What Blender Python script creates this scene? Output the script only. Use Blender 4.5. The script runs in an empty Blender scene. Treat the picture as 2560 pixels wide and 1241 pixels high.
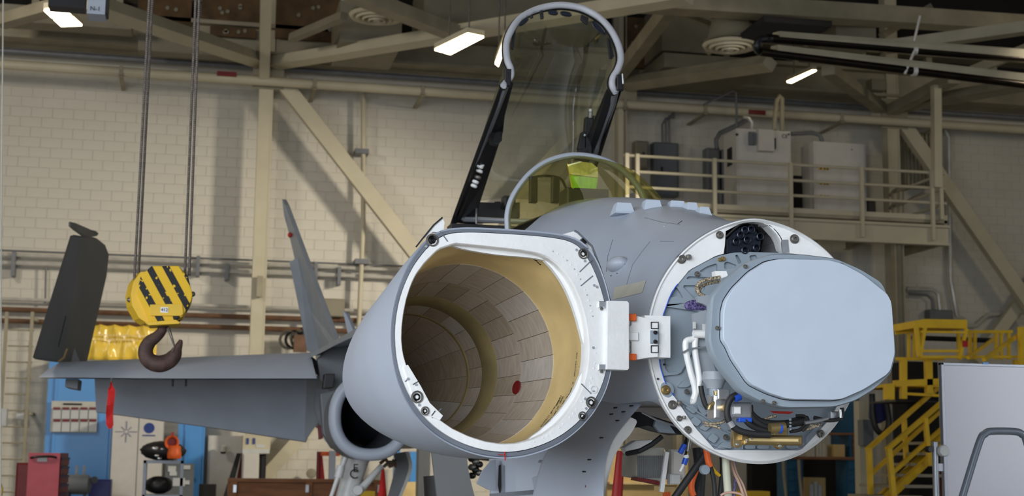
import bpy, bmesh, math, random
from mathutils import Vector, Matrix
random.seed(7)
SC = bpy.context.scene
COL = SC.collection
R = math.radians
V = Vector
# ------------------------------------------------------------------ camera
F = 3673.0; W0, H0 = 2560.0, 1241.0
CAM = V((0, 0, 1.5)); YAW = R(12.0); PITCH = R(8.15); ROLL = 0.0125
fw = V((math.sin(YAW)*math.cos(PITCH), math.cos(YAW)*math.cos(PITCH), math.sin(PITCH)))
rt = V((math.cos(YAW), -math.sin(YAW), 0))
up = rt.cross(fw)
cr = rt*math.cos(ROLL) + up*math.sin(ROLL)
cu = up*math.cos(ROLL) - rt*math.sin(ROLL)
cd = bpy.data.cameras.new('camera'); cam = bpy.data.objects.new('camera', cd); COL.objects.link(cam)
M3 = Matrix((cr, cu, -fw)).transposed()
cam.matrix_world = Matrix.Translation(CAM) @ M3.to_4x4()
cd.sensor_fit = 'HORIZONTAL'; cd.sensor_width = 36.0; cd.lens = F/W0*36.0
cd.clip_start = 0.05; cd.clip_end = 200
cd.dof.use_dof = True; cd.dof.focus_distance = 5.9; cd.dof.aperture_fstop = 5.0
SC.camera = cam
# ------------------------------------------------------------------ world, light, exposure
SC.view_settings.view_transform = 'Standard'; SC.view_settings.look = 'None'
SC.view_settings.exposure = 0.0; SC.view_settings.gamma = 1.0; SC.view_settings.use_curve_mapping = False
wd = bpy.data.worlds.new('world'); SC.world = wd; wd.use_nodes = True
wd.node_tree.nodes['Background'].inputs[0].default_value = (0.62, 0.68, 0.78, 1)
wd.node_tree.nodes['Background'].inputs[1].default_value = 0.35
def area(name, loc, target, sx, sy, power, col):
    l = bpy.data.lights.new(name, 'AREA'); l.shape = 'RECTANGLE'; l.size = sx; l.size_y = sy
    l.energy = power; l.color = col
    o = bpy.data.objects.new(name, l); COL.objects.link(o); o.location = loc
    o.rotation_euler = (V(target)-V(loc)).to_track_quat('-Z', 'Y').to_euler(); return o
# daylight through the open hangar door behind the camera
area('door_daylight', (-3.0, -2.0, 3.2), (1.7, 6, 2.0), 6, 4.6, 830, (0.88, 0.93, 1.0))
area('whiteboard_fill', (11.5, 1.0, 3.0), (6.6, 9.2, 1.6), 3, 4, 210, (0.88, 0.93, 1.0))  # extra fill added to brighten the whiteboard, not a door opening
# unseen fill added on the left to brighten the radome skin
area('side_fill', (-9.5, 5.0, 3.6), (2.0, 7, 2.2), 7, 4, 560, (0.90, 0.94, 1.0))
# warm high-bay lamps of the hall, on the right in front of the back wall
sl = bpy.data.lights.new('bay_lamp_wall', 'SPOT'); sl.energy = 7600; sl.color = (1.0, 0.90, 0.74); sl.spot_size = R(51); sl.spot_blend = 0.85; sl.shadow_soft_size = 0.85
so = bpy.data.objects.new('bay_lamp_wall', sl); COL.objects.link(so); so.location = (12.6, 17.5, 7.9)
so.rotation_euler = (V((1.6, 30, 2.2))-so.location).to_track_quat('-Z', 'Y').to_euler()
area('bay_lamp_left', (-7.0, 19.0, 9.0), (-1.0, 30, 1.0), 1.5, 1.5, 330, (1.0, 0.92, 0.8))
area('mezzanine_fill', (19.5, 21.0, 8.0), (12.0, 28, 5.5), 1.2, 1.2, 70, (1.0, 0.86, 0.62))  # warm fill added out of view, aimed at the mezzanine cabinets
area('bay_lamp_centre', (3.0, 13.0, 10.6), (2.5, 12, 0), 4, 4, 90, (1.0, 0.92, 0.8))
# ------------------------------------------------------------------ pixel helpers
def ray(px, py):
    return (fw + cr*((px-W0/2)/F) + cu*((H0/2-py)/F))
def at(px, py, Y):
    d = ray(px, py); return CAM + d*((Y-CAM.y)/d.y)
def atx(px, py, X):
    d = ray(px, py); return CAM + d*((X-CAM.x)/d.x)
def atz(px, py, Z):
    d = ray(px, py); return CAM + d*((Z-CAM.z)/d.z)
def atd(px, py, D): return CAM + ray(px, py)*D
def onp(px, py, P, n):
    d = ray(px, py); return CAM + d*((P-CAM).dot(n)/d.dot(n))
# ------------------------------------------------------------------ materials
def s2l(c):
    c = c/255.0
    return c/12.92 if c <= 0.04045 else ((c+0.055)/1.055)**2.4
def rgb(*c): return (s2l(c[0]), s2l(c[1]), s2l(c[2]), 1)
MATS = {}
def mat(name, col, rough=0.6, metal=0.0, var=0.12, scale=6.0, bump=0.0, col2=None, bscale=None, stretch=None, emit=0, coat=0):
    if name in MATS: return MATS[name]
    m = bpy.data.materials.new(name); m.use_nodes = True; nt = m.node_tree; N = nt.nodes; L = nt.links
    b = N['Principled BSDF']; b.inputs['Roughness'].default_value = rough; b.inputs['Metallic'].default_value = metal
    tc = N.new('ShaderNodeTexCoord'); src = tc.outputs['Object']
    if stretch:
        mp = N.new('ShaderNodeMapping'); mp.inputs['Scale'].default_value = stretch; L.new(src, mp.inputs[0]); src = mp.outputs[0]
    nz = N.new('ShaderNodeTexNoise'); nz.inputs['Scale'].default_value = scale; nz.inputs['Detail'].default_value = 5
    L.new(src, nz.inputs['Vector'])
    cr_ = N.new('ShaderNodeValToRGB'); c = rgb(*col)
    c2 = rgb(*col2) if col2 else tuple(x*(1-var) for x in c[:3])+(1,)
    c1 = c if col2 else tuple(min(1, x*(1+var)) for x in c[:3])+(1,)
    cr_.color_ramp.elements[0].position = 0.35; cr_.color_ramp.elements[1].position = 0.65
    cr_.color_ramp.elements[0].color = c2; cr_.color_ramp.elements[1].color = c1
    L.new(nz.outputs['Fac'], cr_.inputs[0]); L.new(cr_.outputs[0], b.inputs['Base Color'])
    if bump:
        n2 = N.new('ShaderNodeTexNoise'); n2.inputs['Scale'].default_value = bscale or scale*8; n2.inputs['Detail'].default_value = 3
        L.new(src, n2.inputs['Vector'])
        bp = N.new('ShaderNodeBump'); bp.inputs['Strength'].default_value = bump; bp.inputs['Distance'].default_value = 0.01
        L.new(n2.outputs['Fac'], bp.inputs['Height']); L.new(bp.outputs[0], b.inputs['Normal'])
    if emit:
        b.inputs['Emission Color'].default_value = c; b.inputs['Emission Strength'].default_value = emit
    if coat: b.inputs['Coat Weight'].default_value = coat
    MATS[name] = m; return m
def glass_mat(name, tint, refl=0.12, haze=0.0, hazecol=(0.5, 0.5, 0.4)):
    m = bpy.data.materials.new(name); m.use_nodes = True; nt = m.node_tree; N = nt.nodes; L = nt.links
    N.remove(N['Principled BSDF']); out = N['Material Output']
    tr = N.new('ShaderNodeBsdfTransparent'); tr.inputs[0].default_value = tint+(1,)
    gl = N.new('ShaderNodeBsdfGlossy'); gl.inputs['Roughness'].default_value = 0.04; gl.inputs[0].default_value = (0.9, 0.9, 0.85, 1)
    fr = N.new('ShaderNodeFresnel'); fr.inputs[0].default_value = 1.35
    ad = N.new('ShaderNodeMath'); ad.operation = 'MULTIPLY_ADD'; ad.inputs[1].default_value = 0.3; ad.inputs[2].default_value = refl*0.2; L.new(fr.outputs[0], ad.inputs[0])
    mx = N.new('ShaderNodeMixShader'); L.new(ad.outputs[0], mx.inputs[0]); L.new(tr.outputs[0], mx.inputs[1]); L.new(gl.outputs[0], mx.inputs[2])
    last = mx
    if haze:
        tc = N.new('ShaderNodeTexCoord'); mp = N.new('ShaderNodeMapping'); mp.inputs['Scale'].default_value = (3.5, 1.2, 1.2)
        nz = N.new('ShaderNodeTexNoise'); nz.inputs['Scale'].default_value = 3; nz.inputs['Detail'].default_value = 4
        nz.inputs['Distortion'].default_value = 1.2
        L.new(tc.outputs['Object'], mp.inputs[0]); L.new(mp.outputs[0], nz.inputs['Vector'])
        mu = N.new('ShaderNodeMath'); mu.operation = 'MULTIPLY'; mu.inputs[1].default_value = haze*2; L.new(nz.outputs['Fac'], mu.inputs[0])
        df = N.new('ShaderNodeBsdfDiffuse'); df.inputs[0].default_value = hazecol+(1,)
        m2 = N.new('ShaderNodeMixShader'); L.new(mu.outputs[0], m2.inputs[0]); L.new(mx.outputs[0], m2.inputs[1]); L.new(df.outputs[0], m2.inputs[2]); last = m2
    L.new(last.outputs[0], out.inputs[0]); MATS[name] = m; return m
# ------------------------------------------------------------------ mesh builder
class MB:
    def __init__(s): s.v = []; s.f = []
    def add(s, vs, fs):
        o = len(s.v); s.v += [V(p) for p in vs]; s.f += [tuple(i+o for i in f) for f in fs]; return s
    def box(s, a, b):
        x0, x1 = sorted((a[0], b[0])); y0, y1 = sorted((a[1], b[1])); z0, z1 = sorted((a[2], b[2]))
        return s.add([(x0,y0,z0),(x1,y0,z0),(x1,y1,z0),(x0,y1,z0),(x0,y0,z1),(x1,y0,z1),(x1,y1,z1),(x0,y1,z1)],
                     [(0,3,2,1),(4,5,6,7),(0,1,5,4),(1,2,6,5),(2,3,7,6),(3,0,4,7)])
    def cbox(s, a, b, c=0.01):            # box with chamfered edges round Y-facing outline
        x0, x1 = sorted((a[0], b[0])); y0, y1 = sorted((a[1], b[1])); z0, z1 = sorted((a[2], b[2]))
        c = min(c, (x1-x0)/3, (z1-z0)/3, (y1-y0)/2)
        def q(i, y): return [(x0+i,y,z0+i),(x1-i,y,z0+i),(x1-i,y,z1-i),(x0+i,y,z1-i)]
        return s.loft([q(c, y0), q(0, y0+c), q(0, y1)], True, True)
    def beam(s, p, q, w, h, upv=(0,0,1), prof='box'):
        p = V(p); q = V(q); d = (q-p).normalized(); u = V(upv)
        if abs(d.dot(u)) > 0.98: u = V((0,1,0))
        r = d.cross(u).normalized(); u = r.cross(d)
        def bx(x0, x1, y0, y1):
            vs = [c+r*x+u*y for c in (p, q) for x, y in ((x0,y0),(x1,y0),(x1,y1),(x0,y1))]
            s.add(vs, [(0,1,2,3),(7,6,5,4),(0,4,5,1),(1,5,6,2),(2,6,7,3),(3,7,4,0)])
        if prof == 'box': bx(-w/2, w/2, -h/2, h/2)
        else:
            t = min(w, h)*0.12
            bx(-w/2, w/2, -h/2, -h/2+t); bx(-w/2, w/2, h/2-t, h/2); bx(-t/2, t/2, -h/2+t, h/2-t)
        return s
    def tube(s, pts, r, n=10, caps=True):
        pts = [V(p) for p in pts]; rings = []; last = None
        rs = r if isinstance(r, (list, tuple)) else [r]*len(pts)
        for i, p in enumerate(pts):
            d = (pts[min(i+1, len(pts)-1)]-pts[max(i-1, 0)]).normalized()
            if last is None:
                a = V((0,0,1)) if abs(d.z) < 0.9 else V((1,0,0)); x = d.cross(a).normalized()
            else: x = (last - d*last.dot(d)).normalized()
            last = x; y = d.cross(x)
            rings.append([p + (x*math.cos(2*math.pi*k/n)+y*math.sin(2*math.pi*k/n))*rs[i] for k in range(n)])
        return s.loft(rings, caps, caps)
    def loft(s, rings, cap0=False, cap1=False, closed=True):
        n = len(rings[0]); o = len(s.v); s.v += [V(p) for r_ in rings for p in r_]
        for i in range(len(rings)-1):
            for k in range(n if closed else n-1):
                k2 = (k+1) % n
                s.f.append((o+i*n+k, o+i*n+k2, o+(i+1)*n+k2, o+(i+1)*n+k))
        if cap0: s.f.append(tuple(o+k for k in reversed(range(n))))
        if cap1: s.f.append(tuple(o+(len(rings)-1)*n+k for k in range(n)))
        return s
    def prism(s, pts, vec):
        a = [V(p) for p in pts]; b = [p+V(vec) for p in a]; return s.loft([a, b], True, True)
    def lathe(s, P, axis, prof, n=20, cap=True):    # prof: (distance along axis, radius)
        ax = V(axis).normalized(); a = V((0,0,1)) if abs(ax.z) < 0.9 else V((1,0,0)); x = ax.cross(a).normalized(); y = ax.cross(x); P = V(P)
        rings = [[P+ax*d+(x*math.cos(2*math.pi*k/n)+y*math.sin(2*math.pi*k/n))*max(r, 1e-4) for k in range(n)] for d, r in prof]
        return s.loft(rings, cap, cap)
    def build(s, name, m, parent=None, smooth=False, auto=None, bevel=0):
        me = bpy.data.meshes.new(name)
        lo = V((min(p.x for p in s.v), min(p.y for p in s.v), min(p.z for p in s.v)))
        hi = V((max(p.x for p in s.v), max(p.y for p in s.v), max(p.z for p in s.v)))
        c = (lo+hi)/2
        me.from_pydata([tuple(p-c) for p in s.v], [], s.f)
        bm = bmesh.new(); bm.from_mesh(me); bmesh.ops.recalc_face_normals(bm, faces=bm.faces)
        if bevel: bmesh.ops.bevel(bm, geom=[e for e in bm.edges if e.is_manifold and e.calc_face_angle(0) > 0.6], offset=bevel, segments=2, affect='EDGES', profile=0.7)
        if smooth:
            for f in bm.faces: f.smooth = True
            for e in bm.edges:
                if len(e.link_faces) == 2 and e.calc_face_angle(0) > R(auto or 38): e.smooth = False
        bm.to_mesh(me); bm.free()
        if m: me.materials.append(m)
        o = bpy.data.objects.new(name, me); COL.objects.link(o)
        place(o, c, parent); return o
WL = {}
def place(o, c, parent):
    WL[o.name] = V(c)
    if parent:
        o.parent = parent; o.location = V(c)-WL[parent.name]
    else: o.location = V(c)
def tag(o, label=None, cat=None, group=None, kind=None):
    if label: o['label'] = label
    if cat: o['category'] = cat
    if group: o['group'] = group
    if kind: o['kind'] = kind
    return o
def thing(name, label, cat, loc, group=None):
    o = bpy.data.objects.new(name, None); COL.objects.link(o); o.empty_display_size = 0.1
    WL[o.name] = V(loc); o.location = V(loc); return tag(o, label, cat, group)
def solo(mb, name, m, label, cat, group=None, **k): return tag(mb.build(name, m, None, **k), label, cat, group)
def struct(mb, name, m, **k): return tag(mb.build(name, m, None, **k), kind='structure')
def share(src, name, loc, parent, rot=None):
    o = bpy.data.objects.new(name, src.data); COL.objects.link(o); place(o, loc, parent)
    if rot: o.rotation_euler = rot
    return o
def kids(o): return [c for c in bpy.data.objects if c.parent == o]
def copy_tree(o, dloc, parent=None, top=True):
    c = o.copy(); COL.objects.link(c)
    if top: c.location = o.location + V(dloc); WL[c.name] = V(c.location)
    else: c.parent = parent
    for ch in kids(o): copy_tree(ch, dloc, c, False)
    return c
def pbox(px0, py0, px1, py1, Y, dep, name, m, parent=None, z0=None, ch=0, **k):
    a = at((px0), (py0+py1)/2, Y).x; b = at(px1, (py0+py1)/2, Y).x
    zt = at((px0+px1)/2, py0, Y).z; zb = at((px0+px1)/2, py1, Y).z if z0 is None else z0
    mb = MB()
    (mb.cbox((a, Y, zb), (b, Y+dep, zt), ch) if ch else mb.box((a, Y, zb), (b, Y+dep, zt)))
    return mb.build(name, m, parent, **k)
def text(body, size, P, parent, m, name='lettering', rx=math.pi/2, rz=0, ry=0, depth=0.001):
    cu_ = bpy.data.curves.new(name, 'FONT'); cu_.body = body; cu_.size = size; cu_.extrude = depth; cu_.align_x = 'CENTER'; cu_.align_y = 'CENTER'
    t = bpy.data.objects.new(name+'_tmp', cu_); COL.objects.link(t)
    dg = bpy.context.evaluated_depsgraph_get(); me = bpy.data.meshes.new_from_object(t.evaluated_get(dg))
    bpy.data.objects.remove(t); me.materials.clear(); me.materials.append(m)
    o = bpy.data.objects.new(name, me); COL.objects.link(o); place(o, P, parent); o.rotation_euler = (rx, ry, rz); return o
def polar(pts2, c, n):           # resample a star-shaped outline at n equal angles round c
    out = []; m = len(pts2)
    for k in range(n):
        a = 2*math.pi*k/n; dx, dy = math.cos(a), math.sin(a); best = None
        for i in range(m):
            x1, y1 = pts2[i][0]-c[0], pts2[i][1]-c[1]; x2, y2 = pts2[(i+1) % m][0]-c[0], pts2[(i+1) % m][1]-c[1]
            ex, ey = x2-x1, y2-y1; den = dx*ey-dy*ex
            if abs(den) < 1e-12: continue
            t = (x1*ey-y1*ex)/den; u = (x1*dy-y1*dx)/den
            if t > 0 and -1e-6 <= u <= 1+1e-6: best = t if best is None else max(best, t)
        out.append((c[0]+dx*(best or 0), c[1]+dy*(best or 0)))
    return out
def chaikin(p, it=2, r=0.25):
    for _ in range(it):
        q = []
        for i in range(len(p)):
            a, b = p[i], p[(i+1) % len(p)]
            q += [tuple(a[j]*(1-r)+b[j]*r for j in range(len(a))), tuple(a[j]*r+b[j]*(1-r) for j in range(len(a)))]
        p = q
    return p
def bez(pts, n=8):               # smooth open polyline (Catmull-Rom)
    P = [V(p) for p in pts]; P = [P[0]*2-P[1]]+P+[P[-1]*2-P[-2]]; out = []
    for i in range(1, len(P)-2):
        for k in range(n):
            t = k/n; a, b, c, d = P[i-1], P[i], P[i+1], P[i+2]
            out.append(0.5*((2*b)+(c-a)*t+(2*a-5*b+4*c-d)*t*t+(3*b-a-3*c+d)*t**3))
    return out+[P[-2]]
def path(px, Y, n=8): return bez([at(p[0], p[1], p[2] if len(p) > 2 else Y) for p in px], n)
# ------------------------------------------------------------------ palette
M = dict(
 block=mat('painted_block', (200,195,182), 0.75, var=0.03, scale=1.2, bump=0.12, bscale=60),
 joint=mat('block_joint', (198,193,180), 0.9, var=0.05),
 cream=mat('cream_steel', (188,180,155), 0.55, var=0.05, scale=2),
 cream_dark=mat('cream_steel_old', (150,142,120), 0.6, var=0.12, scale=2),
 roof=mat('roof_deck', (92,84,68), 0.85, var=0.25, scale=1.5),
 board=mat('brown_board', (86,66,42), 0.9, var=0.3, scale=3),
 duct=mat('duct_paint', (128,122,104), 0.6, var=0.08, scale=2),
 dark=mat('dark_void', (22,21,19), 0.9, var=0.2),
 floor=mat('floor_concrete', (150,148,142), 0.35, var=0.1, scale=1.5, bump=0.1),
 pipe=mat('galvanised_pipe', (196,193,184), 0.3, 0.25, var=0.1, scale=5),
 pipegrey=mat('grey_pipe', (110,112,116), 0.5, 0.2, var=0.1),
 rust=mat('brown_pipe', (104,74,52), 0.6, 0.1, var=0.2),
 bronze=mat('heater_tube', (46,40,32), 0.25, 0.8, var=0.3, scale=3),
 ac=mat('aircraft_grey', (166,174,187), 0.42, var=0.04, scale=2.5, bump=0.03, bscale=30),
 ac2=mat('aircraft_dark_grey', (112,117,122), 0.5, var=0.08, scale=2.0),
 ac3=mat('aircraft_mid_grey', (148,155,162), 0.45, var=0.06, scale=3),
 white=mat('white_primer', (232,233,232), 0.42, var=0.04, scale=9, bump=0.16, bscale=45),
 gearwhite=mat('gear_white', (225,226,224), 0.35, var=0.06, scale=10),
 ochre=mat('ochre_laminate', (224,198,140), 0.38, var=0.14, scale=4, stretch=(1,1,1), coat=0.3),
 olive=mat('olive_band', (138,124,86), 0.4, var=0.15, scale=8, coat=0.3),
 lam1=mat('laminate_taupe', (172,160,145), 0.36, var=0.12, scale=14, stretch=(1,6,1), coat=0.25),
 lam2=mat('laminate_brown', (158,145,126), 0.36, var=0.12, scale=14, stretch=(1,6,1), coat=0.25),
 lam3=mat('laminate_grey', (178,170,160), 0.33, var=0.10, scale=14, stretch=(1,6,1), coat=0.25),
 plate=mat('equipment_grey', (138,150,160), 0.45, var=0.05, scale=4),
 face=mat('antenna_face', (181,192,205), 0.5, var=0.025, scale=7),
 black=mat('black_trim', (16,16,19), 0.45, var=0.2),
 rubber=mat('rubber', (30,30,31), 0.6, var=0.2),
 seal=mat('grey_seal', (104,110,120), 0.55, var=0.1, scale=8),
 silver=mat('bright_silver', (205,208,212), 0.25, 0.85, var=0.1, scale=12),
 steel=mat('dull_steel', (120,118,112), 0.4, 0.7, var=0.25, scale=30),
 brass=mat('brass_rail', (168,146,100), 0.3, 0.75, var=0.12, scale=10),
 braid=mat('wire_braid', (214,198,170), 0.4, 0.3, scale=190, col2=(46,36,26), bump=0.4),
 purple=mat('purple_sleeve', (120,108,165), 0.5, scale=190, col2=(22,18,40)),
 orange=mat('orange', (222,96,30), 0.5, var=0.1),
 red=mat('red_paint', (176,28,24), 0.5, var=0.1),
 redcloth=mat('red_cloth', (225,40,38), 0.7, var=0.08),
 darkred=mat('dark_red', (110,24,26), 0.5, var=0.1),
 blue=mat('blue_paint', (72,142,208), 0.35, var=0.05, scale=1.5),
 navy=mat('navy_plastic', (22,30,84), 0.5, var=0.1),
 teal=mat('teal_cabinet', (24,84,116), 0.5, var=0.1),
 yellow=mat('safety_yellow', (232,188,30), 0.5, var=0.08, scale=4),
 tarp=mat('yellow_tarp', (240,204,78), 0.22, var=0.1, scale=2),
 pink=mat('red_chest_side', (196,84,94), 0.5, var=0.05),
 locker=mat('offwhite_locker', (198,194,186), 0.5, var=0.03),
 wood=mat('brown_wood', (128,84,52), 0.75, var=0.25, scale=2, stretch=(1,1,8), bump=0.2),
 hook=mat('rusty_hook', (82,62,56), 0.6, 0.3, var=0.3, scale=14, bump=0.3),
 fold=mat('shaded_grey', (104,107,108), 0.6, var=0.06, scale=2),  # aircraft grey darkened, carries the shade on the folded panel
 bowgrey=mat('bow_grey', (176,178,184), 0.5, var=0.06, scale=8), rope=None, board_white=mat('whiteboard', (196,196,204), 0.22, var=0.015, scale=1),
 alu=mat('aluminium', (150,153,160), 0.35, 0.6, var=0.05), tube=mat('grey_tube', (112,120,130), 0.35, 0.2, var=0.05),
 tan=mat('tan_wall', (196,168,110), 0.6, var=0.06), purplewire=mat('pink_wire', (196,160,140), 0.5, var=0.1),
 lightgrey=mat('light_grey_plastic', (190,192,190), 0.5, var=0.05), gunmetal=mat('gun_metal', (40,46,58), 0.35, 0.6, var=0.2),
 ink=mat('printed_ink', (28,26,24), 0.7, var=0.05), inkblue=mat('blue_ink', (36,60,128), 0.6, var=0.05),
 grey=mat('grey_enclosure', (98,102,106), 0.5, var=0.05), cablegreen=mat('pale_hose', (190,192,170), 0.5, var=0.08),
 bluewrap=mat('blue_connector', (30,80,190), 0.4, var=0.1), greytape=mat('beige_tape', (186,184,172), 0.45, var=0.06, scale=10),
 lamp=mat('lamp_glow', (255,236,196), 0.5, var=0.0, emit=9),
)
def rope_mat():
    m = mat('wire_rope', (120,112,106), 0.45, 0.5, var=0.2, scale=40); nt = m.node_tree
    tc = nt.nodes.new('ShaderNodeTexCoord'); wv = nt.nodes.new('ShaderNodeTexWave'); wv.bands_direction = 'Z'; wv.inputs['Scale'].default_value = 22
    mp = nt.nodes.new('ShaderNodeMapping'); mp.inputs['Rotation'].default_value = (0.5, 0, 0)
    bp = nt.nodes.new('ShaderNodeBump'); bp.inputs['Strength'].default_value = 0.6; bp.inputs['Distance'].default_value = 0.006
    nt.links.new(tc.outputs['Object'], mp.inputs[0]); nt.links.new(mp.outputs[0], wv.inputs['Vector']); nt.links.new(wv.outputs['Fac'], bp.inputs['Height'])
    nt.links.new(bp.outputs[0], nt.nodes['Principled BSDF'].inputs['Normal']); return m
M['rope'] = rope_mat()
def hazard_mat():                # yellow steel with chipped black diagonal stripes (painted markings of the hook block)
    m = bpy.data.materials.new('hazard_stripes'); m.use_nodes = True; nt = m.node_tree; N = nt.nodes; L = nt.links; b = N['Principled BSDF']
    tc = N.new('ShaderNodeTexCoord'); sp = N.new('ShaderNodeSeparateXYZ'); L.new(tc.outputs['Object'], sp.inputs[0])
    def ma(op, a, b_=None):
        n = N.new('ShaderNodeMath'); n.operation = op
        for i, q in enumerate((a, b_)):
            if q is None: continue
            if isinstance(q, (int, float)): n.inputs[i].default_value = q
            else: L.new(q, n.inputs[i])
        return n.outputs[0]
    d = ma('ADD', ma('MULTIPLY', sp.outputs[0], 0.86), ma('MULTIPLY', sp.outputs[2], 0.50))
    st = ma('FRACT', ma('ADD', ma('MULTIPLY', d, 9.3), 0.28)); mask = ma('LESS_THAN', st, 0.45)
    nz = N.new('ShaderNodeTexNoise'); nz.inputs['Scale'].default_value = 26; nz.inputs['Detail'].default_value = 4; L.new(tc.outputs['Object'], nz.inputs['Vector'])
    chip = ma('LESS_THAN', nz.outputs['Fac'], 0.62); mask = ma('MULTIPLY', mask, chip)
    mx = N.new('ShaderNodeMix'); mx.data_type = 'RGBA'; mx.inputs['A'].default_value = rgb(235,190,30); mx.inputs['B'].default_value = rgb(14,14,14)
    L.new(mask, mx.inputs['Factor']); L.new(mx.outputs['Result'], b.inputs['Base Color']); b.inputs['Roughness'].default_value = 0.5; b.inputs['Specular IOR Level'].default_value = 0.3
    return m
M['hazard'] = hazard_mat()
G_CAN = glass_mat('canopy_glass', (0.84, 0.86, 0.77), 0.0, 0.05, (0.40, 0.42, 0.28))
G_WIN = glass_mat('windscreen_glass', (0.80, 0.77, 0.46), 0.05, 0.10, (0.34, 0.31, 0.10))
G_HUD = glass_mat('combiner_glass_reflection', (0.72, 0.95, 0.25), 0.3, 0.85, (0.45, 1.0, 0.05))  # bright green haze colour paints light reflected in the combiner
G_HUD2 = glass_mat('upper_reflection_glass', (0.9, 0.95, 0.55), 0.3, 0.85, (0.98, 1.0, 0.45))  # yellow-white haze colour paints the reflection above the green part

# ================================================================== ROOM
YW = 30.0
struct(MB().box((-10, -8, -0.1), (28, 32, 0.0)), 'floor', M['floor'])
struct(MB().box((-10, -8, 13.6), (28, 32, 13.8)), 'ceiling', M['roof'])
struct(MB().box((-10.3, -8, 0), (-10, 32, 13.6)), 'wall_left', M['joint'])
struct(MB().box((28, -8, 0), (28.3, 32, 13.6)), 'wall_right', M['joint'])
wall = struct(MB().box((-10, YW+0.010, 0), (28, YW+0.4, 13.6)), 'wall_back', M['joint'])
# blocks : 0.406 x 0.203 modules, running bond, joints recessed
BW, BH, GP = 0.406, 0.203, 0.0045
proto = MB().cbox((-BW/2+GP/2, 0, -BH/2+GP/2), (BW/2-GP/2, 0.012, BH/2-GP/2), 0.003)
src = None; stuff = MB(); nb = 0
for j in range(0, 47):
    z = BH*(j+0.5); off = 0 if j % 2 else BW/2
    for i in range(-24, 69):
        x = i*BW+off+BW/2
        if 5.2 < z < 8.3 and -4.0 < x < 3.6 and nb < 300:
            P = (x, YW+0.006+random.uniform(-0.0008, 0.0008), z); nb += 1
            if src is None: src = proto.build('block', M['block'], wall); WL[src.name] = V(P); src.location = V(P)-WL[wall.name]
            else: share(src, 'block', P, wall)
        else:
            y0 = YW+random.uniform(-0.0008, 0.0008)
            a, b_, c, d = x-BW/2+GP/2, x+BW/2-GP/2, z-BH/2+GP/2, z+BH/2-GP/2
            stuff.add([(a,y0,c),(b_,y0,c),(b_,y0,d),(a,y0,d),(a,y0+.013,c),(b_,y0+.013,c),(b_,y0+.013,d),(a,y0+.013,d)],
                      [(0,1,2,3),(0,4,5,1),(1,5,6,2),(2,6,7,3),(3,7,4,0)])
sb = stuff.build('block_courses', M['block'], wall); tag(sb, kind='stuff')
# wall girder, sprinkler pipe and soffit band along the top of the block wall
def zat(px, py, Y): return at(px, py, Y).z
zp = (zat(10, 160, 29.5)+zat(2550, 325, 29.5))/2
('ZP', zat(10,160,29.5), zat(1220,241,29.5), zat(2550,325,29.5))
XL, XR = -9.9, 27.9
pp = thing('overhead_pipe', 'long cream pipe running along the top of the block wall with red markers', 'pipe', (8, 29.45, zp))
YP = 28.93; zq = (at(10, 160, YP).z+at(2550, 325, YP).z)/2
MB().tube([(XL, YP, zq), (XR, YP, zq)], 0.095, 14).build('pipe_run', M['cream'], pp, smooth=True)
for px in (300, 785, 1055, 1560, 1760, 2100, 2330):
    x = at(px, 250, YP).x
    MB().box((x-0.04, YP-0.1, zq-0.13), (x+0.04, 29.95, zq-0.09)).box((x-0.04, YP-0.1, zq-0.1), (x+0.04, YP-0.07, zq+0.1)).build('pipe_bracket', M['cream_dark'], pp)
for px, py in ((567, 185), (1893, 281)):
    c = at(px, py, YP-0.1); MB().box((c.x-0.19, YP-0.105, c.z-0.05), (c.x+0.19, YP-0.085, c.z+0.05)).build('red_marker', M['darkred'], pp)
zg = zp+0.30
solo(MB().tube([(XL, 29.6, zg), (XR, 29.6, zg)], 0.06, 10), 'conduit_run', M['pipegrey'], 'grey conduit just above the long cream overhead pipe', 'pipe', smooth=True)
fas = struct(MB().box((XL, 29.2, zp+0.52), (XR, 29.9, zp+1.02)).box((XL, 29.0, zp+0.98), (XR, 29.9, zp+1.06)).box((XL, 29.1, zp+0.46), (XR, 29.9, zp+0.52)), 'trim_1', M['cream_dark'])
struct(MB().box((XL, 29.3, zp+1.5), (XR, 29.9, zp+1.62)), 'trim_2', M['cream_dark'])
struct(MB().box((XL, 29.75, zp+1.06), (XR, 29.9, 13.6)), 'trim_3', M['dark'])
for i in range(24):
    x = XL+i*1.6; MB().box((x, 29.4, zp+1.06), (x+0.14, 29.74, zp+1.5)).build('stub_post', M['cream_dark'], fas)

# columns
def column(pxc, py, label, w=0.27, Y=29.15, z1=13.4):
    x = at(pxc, py, Y).x
    t = thing('steel_column', label, 'column', (x, Y+0.15, 0))
    MB().beam((x, Y+0.15, 0), (x, Y+0.15, z1), w, 0.28, (1, 0, 0), 'I').build('shaft', M['cream'], t)
    MB().box((x-w/2+0.02, Y+0.02, 0), (x+w/2-0.02, Y+0.05, z1-0.4)).build('cover_plate', M['cream'], t)
    MB().box((x-0.2, Y-0.05, 0), (x+0.2, Y+0.35, 0.03)).build('base_plate', M['cream_dark'], t)
    MB().box((x-0.28, Y-0.01, zp-0.25), (x+0.34, Y+0.02, zp+0.42)).build('gusset_plate', M['cream_dark'], t)
    return x
x1 = column(655, 520, 'cream steel column on the left, behind the hook block', 0.27)
x3 = column(2240, 560, 'cream steel column on the right, rising behind the radar antenna', 0.29)
x2 = column(1553, 300, 'slim cream column between open canopy and mezzanine railing', 0.15, 28.9)
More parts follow.
